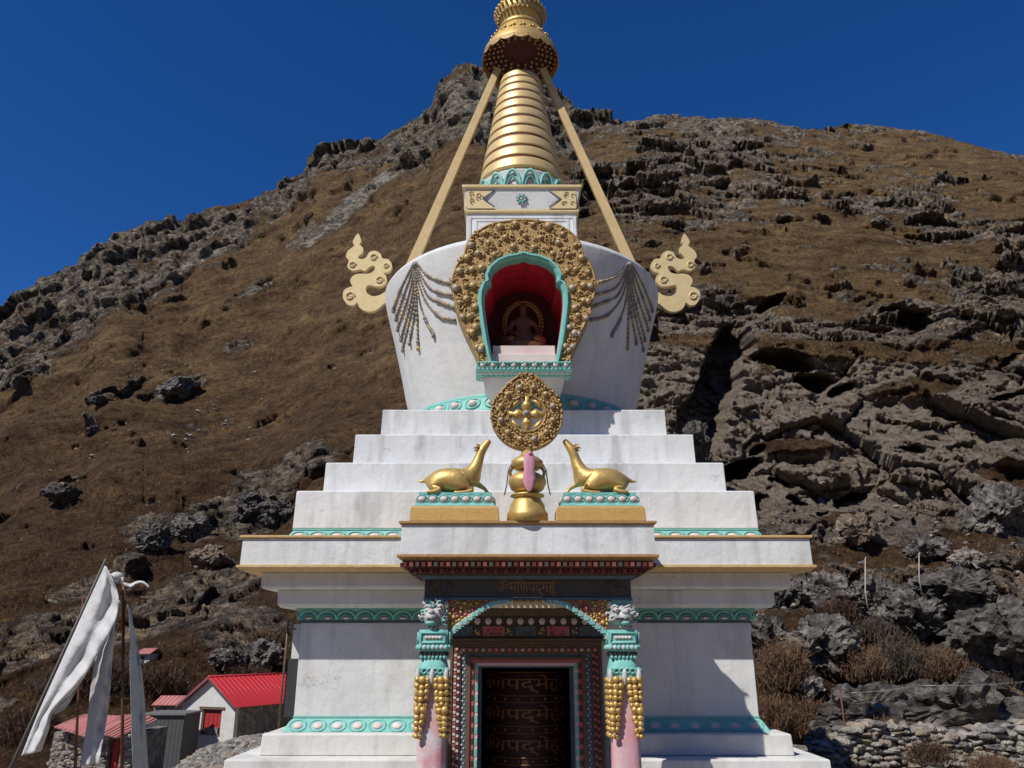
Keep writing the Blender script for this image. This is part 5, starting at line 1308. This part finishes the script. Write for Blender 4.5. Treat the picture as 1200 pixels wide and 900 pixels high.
hut = gable_hut((cgl.x, Yh, zb_h), rzh, 4.1, 8.5, Zat(826, Yh)-zb_h, Zat(795, Yh)-zb_h, 'white gabled stone hut with bright red tin roof and red shutter', (-.45, 1.05, Zat(860, Yh)-zb_h, Zat(829, Yh)-zb_h))
# dark flat-roofed shed left of it
sh = empty('storage_shed', 'low dark grey shed with flat roof left of the white hut', 'shed', tuple(PT(188, 876, 47)))
zt_s = Zat(838, 47)-PT(188, 876, 47).z
mb = MB(); mb.box(-1.15, 1.1, 0, 2.4, -1.8, zt_s); 
for k_ in range(10): mb.box(-1.1+k_*.225, -1.085+k_*.225, -.012, -.003, -1.8, zt_s-.05)
mb.build('wall', m_darkw, sh); mb = MB(); mb.box(-1.3, 1.22, -.15, 2.5, zt_s+.003, zt_s+.09); mb.build('roof', M('grey_sheet', (.2, .2, .2), .6, 0, (.12, .11, .1), 3), sh)
# hut behind it, only its red roof shows
def small_hut(px, py_top, py_bot, wpx, Y_, label, wallm, roofm, rz=0):
    b0 = PT(px, py_bot, Y_); w_ = hw(wpx/2, py_bot, Y_); h = Zat(py_top, Y_)-b0.z
    o = empty('stone_hut', label, 'hut', tuple(b0)); o.rotation_euler.z = rz
    mb = MB(); mb.box(-w_*.92, w_*.92, .1, 2.4, -2.5, h*.55); mb.prism([(-w_*.92, h*.553), (w_*.92, h*.553), (w_*.92, h*.6), (-w_*.92, h*.6)], .1, 2.4); mb.build('wall', wallm, o)
    mb = MB(); roof_sheet(mb, (-w_, -.2, h*.58), (w_, -.2, h*.58), (w_, 1.2, h), (-w_, 1.2, h), .04, 0, 6); roof_sheet(mb, (-w_, 2.7, h*.58), (w_, 2.7, h*.58), (w_, 1.203, h), (-w_, 1.203, h), .04, 0); mb.build('roof', roofm, o)
    mb = MB(); mb.box(-w_*.35, w_*.1, .06, .098, -.3, h*.45); mb.build('door', m_dark, o)
small_hut(192, 817, 840, 30, 56, 'small hut with a dull red roof peeping out behind the dark shed', m_rub, m_tinp)
small_hut(167, 760, 776, 17, ysurf(167, 776, 'mountain')-.9, 'tiny distant hut with red roof on the slope right of the flags', m_hutw, m_tinp)
# stone house with sagging faded red sheets
Ys = 36.0; b0 = PT(103, 905, Ys); hs_ = empty('stone_house', 'rough stone house with crooked faded red roof sheets and red door behind the flags', 'house', tuple(b0))
X_ = lambda px: hw(px-103, 880, Ys); Z_ = lambda py: Zat(py, Ys)-b0.z
mb = MB(); mb.box(X_(56), X_(122), 0, 3.5, -3, Z_(858)); mb.box(X_(137), X_(150), 0, 3.5, -3, Z_(860)); mb.box(X_(122)+.003, X_(137)-.003, .5, 3.4, -3, Z_(862)); mb.box(X_(122), X_(137), .0, .5, Z_(866), Z_(860)); wl2 = mb.build('wall', m_rub, hs_)
mb = MB(); rnd = random.Random(3)
roof_sheet(mb, (X_(62), -.5, Z_(851)), (X_(108), -.6, Z_(864)), (X_(116), 2.2, Z_(845)), (X_(57), 2.2, Z_(842)), .03, 0, 9)
roof_sheet(mb, (X_(104), -.45, Z_(859)), (X_(127), -.5, Z_(861)), (X_(127), 2.2, Z_(842)), (X_(106), 2.2, Z_(843)), .03, 0, 5)
roof_sheet(mb, (X_(122), -.8, Z_(858)), (X_(140), -.7, Z_(863)), (X_(153), 1.9, Z_(848)), (X_(126), 2.0, Z_(838)), .03, 0, 5)
mb.build('roof', m_tinp, hs_)
for i in range(26): rock_mesh(mb2 := MB(), (0, 0, 0), (1, 1, 1), i) if 0 else None
mb = MB()
for i in range(240):
    px = rnd.uniform(57, 150); 
    if 121 < px < 138: continue
    py = rnd.uniform(861, 915); s_ = rnd.uniform(.08, .17); rock_mesh(mb, (X_(px), -.03, Z_(py)), (s_*1.3, .1, s_*.8), i, rnd.choice([0, 0, 1, 2]), 1)
mb.build('facing_stones', m_wst, wl2, fixn=False)
mb = MB(); mb.box(X_(124), X_(129), .3, .36, -2, Z_(867)); mb.box(X_(131), X_(136), .3, .36, -2, Z_(867)); mb.box(X_(129)+.002, X_(131)-.002, .25, .38, -2, Z_(866)); mb.build('door', [m_red], hs_)

# ------------------------------------------------------------------ flags on poles
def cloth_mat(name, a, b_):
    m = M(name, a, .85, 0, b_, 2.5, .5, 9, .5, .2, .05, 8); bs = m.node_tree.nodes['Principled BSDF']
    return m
m_cl = cloth_mat('white_cloth', (.6, .6, .6), (.45, .45, .45)); m_rust = M('rusty_pole', (.11, .045, .025), .7, .2, (.17, .075, .04), 8, .3, 30); m_pole = M('grey_pole', (.17, .16, .14), .8, 0, (.1, .09, .08), 8)
def cloth(name, left, right, Yl, Yr, parent, n=60, m_=16, fold=.06, seed=0, mat=m_cl):
    Lp = resample(smooth_poly(left, 5, False), n); Rp = resample(smooth_poly(right, 5, False), n); vs = []
    for i in range(n):
        for j in range(m_):
            t = j/(m_-1); px = Lp[i][0]*(1-t)+Rp[i][0]*t; py = Lp[i][1]*(1-t)+Rp[i][1]*t
            Y_ = Yl*(1-t)+Yr*t+fold*math.sin(t*9+seed+i*.06)*min(1, i/6)*(.3+t)+fold*.7*math.sin(i*.32+t*3.2+seed)*t+.4*fold*math.sin(i*.9-t*7+seed)*t
            vs.append(PT(px, py, Y_))
    mb = MB(); mb.add(vs, [(i*m_+j, i*m_+j+1, (i+1)*m_+j+1, (i+1)*m_+j) for i in range(n-1) for j in range(m_-1)], 0, True)
    o = mb.build(name, mat, parent, fixn=False); s = o.modifiers.new('s', 'SOLIDIFY'); s.thickness = .006; return o
Yp = 12.0
def pole(base, top, Y_, r, mat, parent, tipr=.5):
    a = PT(base[0], base[1], Y_); b2 = PT(top[0], top[1], Y_); d = (b2-a).normalized(); gz_ = float(gz(a.x, a.y)); a2 = a-d*((a.z-gz_+.1)/d.z)
    mb = MB(); mb.tube([a2, a2.lerp(b2, .5), b2], [r, r*.8, r*tipr], 10); mb.build('pole', mat, parent); return a2
f1 = empty('prayer_flag', 'wide white cloth flag on the slanting grey pole, leftmost of the flags', 'flag', (0, 0, 0), 'white prayer flags on poles')
pole((15, 895), (124, 655), Yp, .03, m_pole, f1)
cloth('cloth', [(123, 663), (96, 722), (70, 780), (45, 836), (25, 886)], [(125, 664), (137, 690), (139, 708), (134, 730), (120, 757), (104, 785), (88, 808), (62, 834), (57, 855), (48, 880)], Yp-.04, Yp-.2, f1, 70, 18, .07, 1)
cloth('cloth_tail', [(60, 830), (74, 822), (84, 812)], [(63, 838), (78, 828), (90, 807)], Yp-.12, Yp-.1, f1, 14, 5, .02, 2)
f2 = empty('prayer_flag', 'narrow white cloth hanging straight from the thin rusty middle pole', 'flag', (0, 0, 0), 'white prayer flags on poles')
Yp2 = 12.3
pole((88, 900), (97, 700), Yp2, .022, m_rust, f2)
mb = MB(); mb.tube([PT(97, 700, Yp2), PT(118, 702, Yp2), PT(141, 703, Yp2)], .012, 6); mb.build('cross_rod', m_rust, f2)
cloth('cloth', [(137, 703), (125, 738), (113, 770), (107, 800), (103, 840), (98, 872), (94, 898)], [(142, 704), (135, 730), (132, 765), (130, 800), (126, 838), (120, 872), (116, 896)], Yp2, Yp2-.12, f2, 60, 12, .05, 4)
f3 = empty('prayer_flag', 'shaded narrow cloth on the tall rusty pole nearest the white hut', 'flag', (0, 0, 0), 'white prayer flags on poles')
Yp3 = 12.1
pole((143, 900), (145, 677), Yp3, .026, m_rust, f3, .8)
mb = MB(); mb.tube([PT(146, 704, Yp3), PT(152, 712, Yp3)], .012, 6); mb.build('cross_rod', m_rust, f3)
cloth('cloth', [(149, 708), (152, 740), (152, 775), (153, 820), (154, 862), (156, 905)], [(151, 709), (159, 745), (165, 780), (169, 820), (171, 860), (174, 905)], Yp3-.25, Yp3+.2, f3, 60, 12, .04, 7, cloth_mat('shaded_side_cloth', (.34, .36, .38), (.24, .26, .28)))  # darker copy of the white cloth, its backlit shade put into the colour
mb = MB(); hat = PT(137, 676, Yp3); mb.ball((hat.x, hat.y, hat.z), (.1, .09, .075), 0, 2, jit=.05); mb.tube([hat+Vector((.07, 0, -.02)), PT(144, 684, Yp3)], [.05, .03], 6); mb.build('pole_cap', m_cl, f3)
cloth('streamer', [(144, 681), (152, 684), (160, 681), (168, 681), (175, 687)], [(144, 684), (152, 688), (160, 684), (167, 684), (174, 689)], Yp3, Yp3-.03, f3, 30, 4, .02, 3)
tag_ = None
# ------------------------------------------------------------------ stakes and wire on the right
m_pst = M('pale_stake', (.42, .38, .32), .8)
for (px, p0, p1, Y_, lab) in ((1014, 692, 654, 23.5, 'taller thin white stake stuck among the grey boulders'), (1077, 676, 648, 26.0, 'short thin white stake at the edge of the brown grass')):
    mb = MB(); a = PT(px, p0, Y_); b2 = PT(px, p1, Y_); mb.tube([a-Vector((0, 0, .5)), a, b2], [.022, .02, .014], 6); mb.tube([b2, b2+Vector((.04, 0, .03))], .012, 5); tag(mb.build('stake', m_pst), lab, 'stake', 'thin stakes on the rocky slope')
wr = empty('wire_fence', 'thin pale wire strung between short iron posts above the dry stone wall', 'wire fence')
pts = [(985, 812, 19.2), (1075, 803, 18.9), (1200, 799, 18.6), (1300, 797, 18.3)]
PP = [PT(*p) for p in pts]
mb = MB()
for i in range(3): mb.tube([PP[i].lerp(PP[i+1], t)-Vector((0, 0, .16*t*(1-t))) for t in (0, .25, .5, .75, 1)], .006, 4)
mb.build('wire', M('wire_grey', (.4, .4, .4), .4, .6), wr)
for p_ in (PP[0], PP[3]): mb = MB(); mb.tube([Vector((p_.x, p_.y, -.8)), p_+Vector((0, 0, .05))], .02, 6); mb.build('post', m_rust, wr)

# ------------------------------------------------------------------ bushes and grass
m_bush = [M('russet_twigs', (.13, .065, .035), .9, 0, (.2, .12, .065), 2), M('grey_twigs', (.07, .055, .04), .9, 0, (.13, .1, .07), 2), M('dark_twigs', (.035, .022, .014), .9, 0, (.1, .05, .025), 2)]
def bush(px, py, wpx, hpx, Y_, mi, label, n, seed, group='dry bushes'):
    if px > 800 and Y_ > 15.7: Y_ = min(ysurf(px+q_, py+hpx*.4, 'rocky_hill') for q_ in (-wpx*.25, 0, wpx*.25))-.25
    elif Y_ > 50: Y_ = ysurf(px, py+hpx*.4, 'mountain')-.6
    rnd = random.Random(seed); c = PT(px, py+hpx*.5, Y_); W_ = hw(wpx/2, py, Y_); H_ = (Zat(py-hpx/2, Y_)-Zat(py+hpx/2, Y_))
    V_ = []; Fc = []
    def blade(a, b2, w_):
        d = b2-a; s_ = d.cross(Vector((rnd.uniform(-1, 1), rnd.uniform(-1, 1), rnd.uniform(-1, 1)))).normalized()*w_
        mid = a.lerp(b2, .55)+Vector((rnd.uniform(-1, 1), rnd.uniform(-1, 1), rnd.uniform(-.3, 1)))*d.length*.08
        k = len(V_); V_.extend([a-s_, a+s_, mid+s_*.8, b2, mid-s_*.8]); Fc.append((k, k+1, k+2, k+3, k+4))
    for i in range(n):
        u = rnd.gauss(0, .42); vv = rnd.gauss(0, .4)
        root = Vector((u*W_*.8, vv*W_*.6, rnd.uniform(0, .35)*H_)); 
        lenh = H_*rnd.uniform(.35, .75)*max(.3, 1-.55*(u*u+vv*vv)); ang = Vector((u*.5+rnd.gauss(0, .38), vv*.5+rnd.gauss(0, .38), 1)).normalized()
        tip = root+ang*lenh; blade(root, tip, rnd.uniform(.006, .011)*Y_/20)
        for k in range(4):
            t = rnd.uniform(.3, .95); q = root.lerp(tip, t); blade(q, q+Vector((rnd.gauss(0, .6), rnd.gauss(0, .6), rnd.uniform(.2, 1))).normalized()*lenh*rnd.uniform(.15, .35), .006*Y_/20)
    mb = MB(); mb.add(V_, Fc, 0, False); mb.m = [mi]*0+mb.m
    for i in range(0, len(mb.m), 7): mb.m[i] = 1
    o = mb.build('dry_bush', [m_bush[mi], m_bush[(mi+1) % 3]], loc=c, fixn=False); tag(o, label, 'bush', group); return o
BU = [(920, 775, 66, 70, 20.0, 0, 'russet bush right against the sunlit edge of the white wall', 900), (905, 832, 50, 56, 17.0, 0, 'low russet bush at the right foot of the wall above the plinth', 700), (945, 835, 56, 60, 17.0, 0, 'reddish bush between the white plinth and the broad dark boulder', 800),
      (985, 715, 56, 40, 23.0, 2, 'dark bush among the boulders under the cornice end', 600), (1030, 735, 70, 36, 22.0, 1, 'grey twiggy bush left of the pointed boulder', 700), (1010, 775, 80, 50, 20.0, 0, 'brown bush at the left end of the wide thicket', 900), (1060, 768, 90, 60, 19.6, 1, 'grey brown bush in the middle of the wide thicket', 1000), (1115, 775, 80, 50, 19.4, 0, 'russet bush at the right end of the wide thicket', 800),
      (1045, 855, 80, 40, 15.6, 0, 'orange brown bush growing behind the dry stone wall', 700), (960, 668, 60, 22, 26.5, 0, 'low bush on the ledge above the squarish boulder', 400), (1090, 880, 70, 34, 13.3, 2, 'dark bush in front of the middle of the dry stone wall', 600), (1165, 893, 80, 30, 13.1, 0, 'brown bush in front of the right end of the dry stone wall', 500), (1160, 795, 70, 26, 18.6, 1, 'sparse grey bush at the right edge above the wire', 400),
      (185, 795, 90, 40, 58, 2, 'dark bush behind the dark shed', 900), (120, 790, 100, 44, 57, 2, 'dark bush seen between the flag cloths', 900), (30, 850, 90, 60, 48, 2, 'dark brown thicket at the bottom left corner', 1200), (310, 745, 60, 24, 62, 0, 'russet bush left of the end of the cornice above the boulders', 500), (65, 800, 70, 30, 56, 1, 'grey bush left of the slanting flag pole', 600), (290, 790, 80, 30, 60, 2, 'dark scrub behind the ridge of the red hut roof', 700)]
for i, (px, py, w_, h_, Y_, mi, lab, n_) in enumerate(BU): bush(px, py, w_, h_, Y_, mi, lab, int(n_*.8), 900+i)
# dry grass tufts on the slopes
V_ = []; Fc = []; mi_ = []
rnd = random.Random(5)
def tuft(P0, s_, nb):
    for k in range(nb):
        a = P0+Vector((rnd.gauss(0, s_*.4), rnd.gauss(0, s_*.4), -s_*.1)); b2 = a+Vector((rnd.gauss(0, .45), rnd.gauss(0, .45), 1)).normalized()*s_*rnd.uniform(.6, 1.3)
        w_ = Vector((rnd.uniform(-1, 1), rnd.uniform(-1, 1), 0)).normalized()*s_*.07; q = len(V_); V_.extend([a-w_, a+w_, b2]); Fc.append((q, q+1, q+2)); mi_.append(rnd.choice([0, 0, 0, 2, 2, 1]))
gm = bpy.data.objects
def cast(px, py, which):
    d = PT(px, py, 1.0)-Vector((0, 0, EZ)); d = Vector((d.x, 1, d.z)).normalized(); r = hills[which].ray_cast(Vector((0, 0, EZ)), d); return r[0] if r[0] is not None and abs(r[1].z) > .42 else None
for i in range(8000):
    px = rnd.uniform(-80, 350); py = rnd.triangular(330, 895, 760); h_ = cast(px, py, 'mountain')
    if h_ is not None: tuft(h_, rnd.uniform(.16, .4)*h_.y/70, 7)
for (x0_, x1_, y0_, y1_, n_) in ((880, 1330, 630, 680, 700), (850, 1300, 700, 900, 1500), (760, 1300, 385, 430, 700), (720, 1250, 150, 360, 1800)):
    for i in range(n_):
        h_ = cast(rnd.uniform(x0_, x1_), rnd.uniform(y0_, y1_), 'rocky_hill')
        if h_ is not None: tuft(h_, rnd.uniform(.1, .21)*(h_.y/28)**.7, 9)
mb = MB(); mb.v = [tuple(v) for v in V_]; mb.f = Fc; mb.m = mi_; mb.sm = [False]*len(Fc)
o = mb.build('dry_grass', [M('straw_a', (.15, .085, .04), .9, 0, (.08, .035, .018), .5), M('straw_b', (.26, .17, .08), .9), M('straw_c', (.07, .035, .018), .9)], fixn=False); o['kind'] = 'stuff'; o['label'] = 'dry brown grass tufts on the slopes'; o['category'] = 'grass'
for ob in bpy.data.objects: 
    pass

# ------------------------------------------------------------------ world, sun, camera
cam = bpy.data.cameras.new('camera'); co = bpy.data.objects.new('camera', cam); COL.objects.link(co)
co.location = (0, 0, EZ); co.rotation_euler = (math.pi/2+PIT, 0, 0); cam.sensor_width = 36; cam.lens = 36*F/1200; cam.clip_end = 6000; cam.clip_start = .05
sc.camera = co
sc.cycles.max_bounces = 5; sc.cycles.diffuse_bounces = 3; sc.cycles.glossy_bounces = 2; sc.cycles.transmission_bounces = 1
SUN = Vector((1.0, 1.0, -1.58)).normalized()
sd = bpy.data.lights.new('sun', 'SUN'); so = bpy.data.objects.new('sun', sd); COL.objects.link(so)
sd.energy = 4.6; sd.angle = R(.5); sd.color = (1, .96, .89); so.rotation_euler = SUN.to_track_quat('-Z', 'Y').to_euler(); so.location = (-20, -20, 30)
w = bpy.data.worlds.new('World'); sc.world = w; w.use_nodes = True; nt = w.node_tree
sky = nt.nodes.new('ShaderNodeTexSky'); sky.sky_type = 'NISHITA'; sky.sun_disc = False
sky.sun_elevation = math.asin(-SUN.z); sky.sun_rotation = math.atan2(-SUN.x, -SUN.y) % (2*math.pi)
sky.altitude = 4400; sky.air_density = 1.0; sky.dust_density = 0.0; sky.ozone_density = 3.0
hs = nt.nodes.new('ShaderNodeHueSaturation'); hs.inputs['Hue'].default_value = .51; hs.inputs['Saturation'].default_value = 1.3; hs.inputs['Value'].default_value = 1.28
nt.links.new(sky.outputs['Color'], hs.inputs['Color']); nt.links.new(hs.outputs['Color'], nt.nodes['Background'].inputs['Color']); nt.nodes['Background'].inputs['Strength'].default_value = .1
sc.view_settings.view_transform = 'Standard'; sc.view_settings.look = 'None'; sc.view_settings.exposure = 0; sc.view_settings.gamma = 1
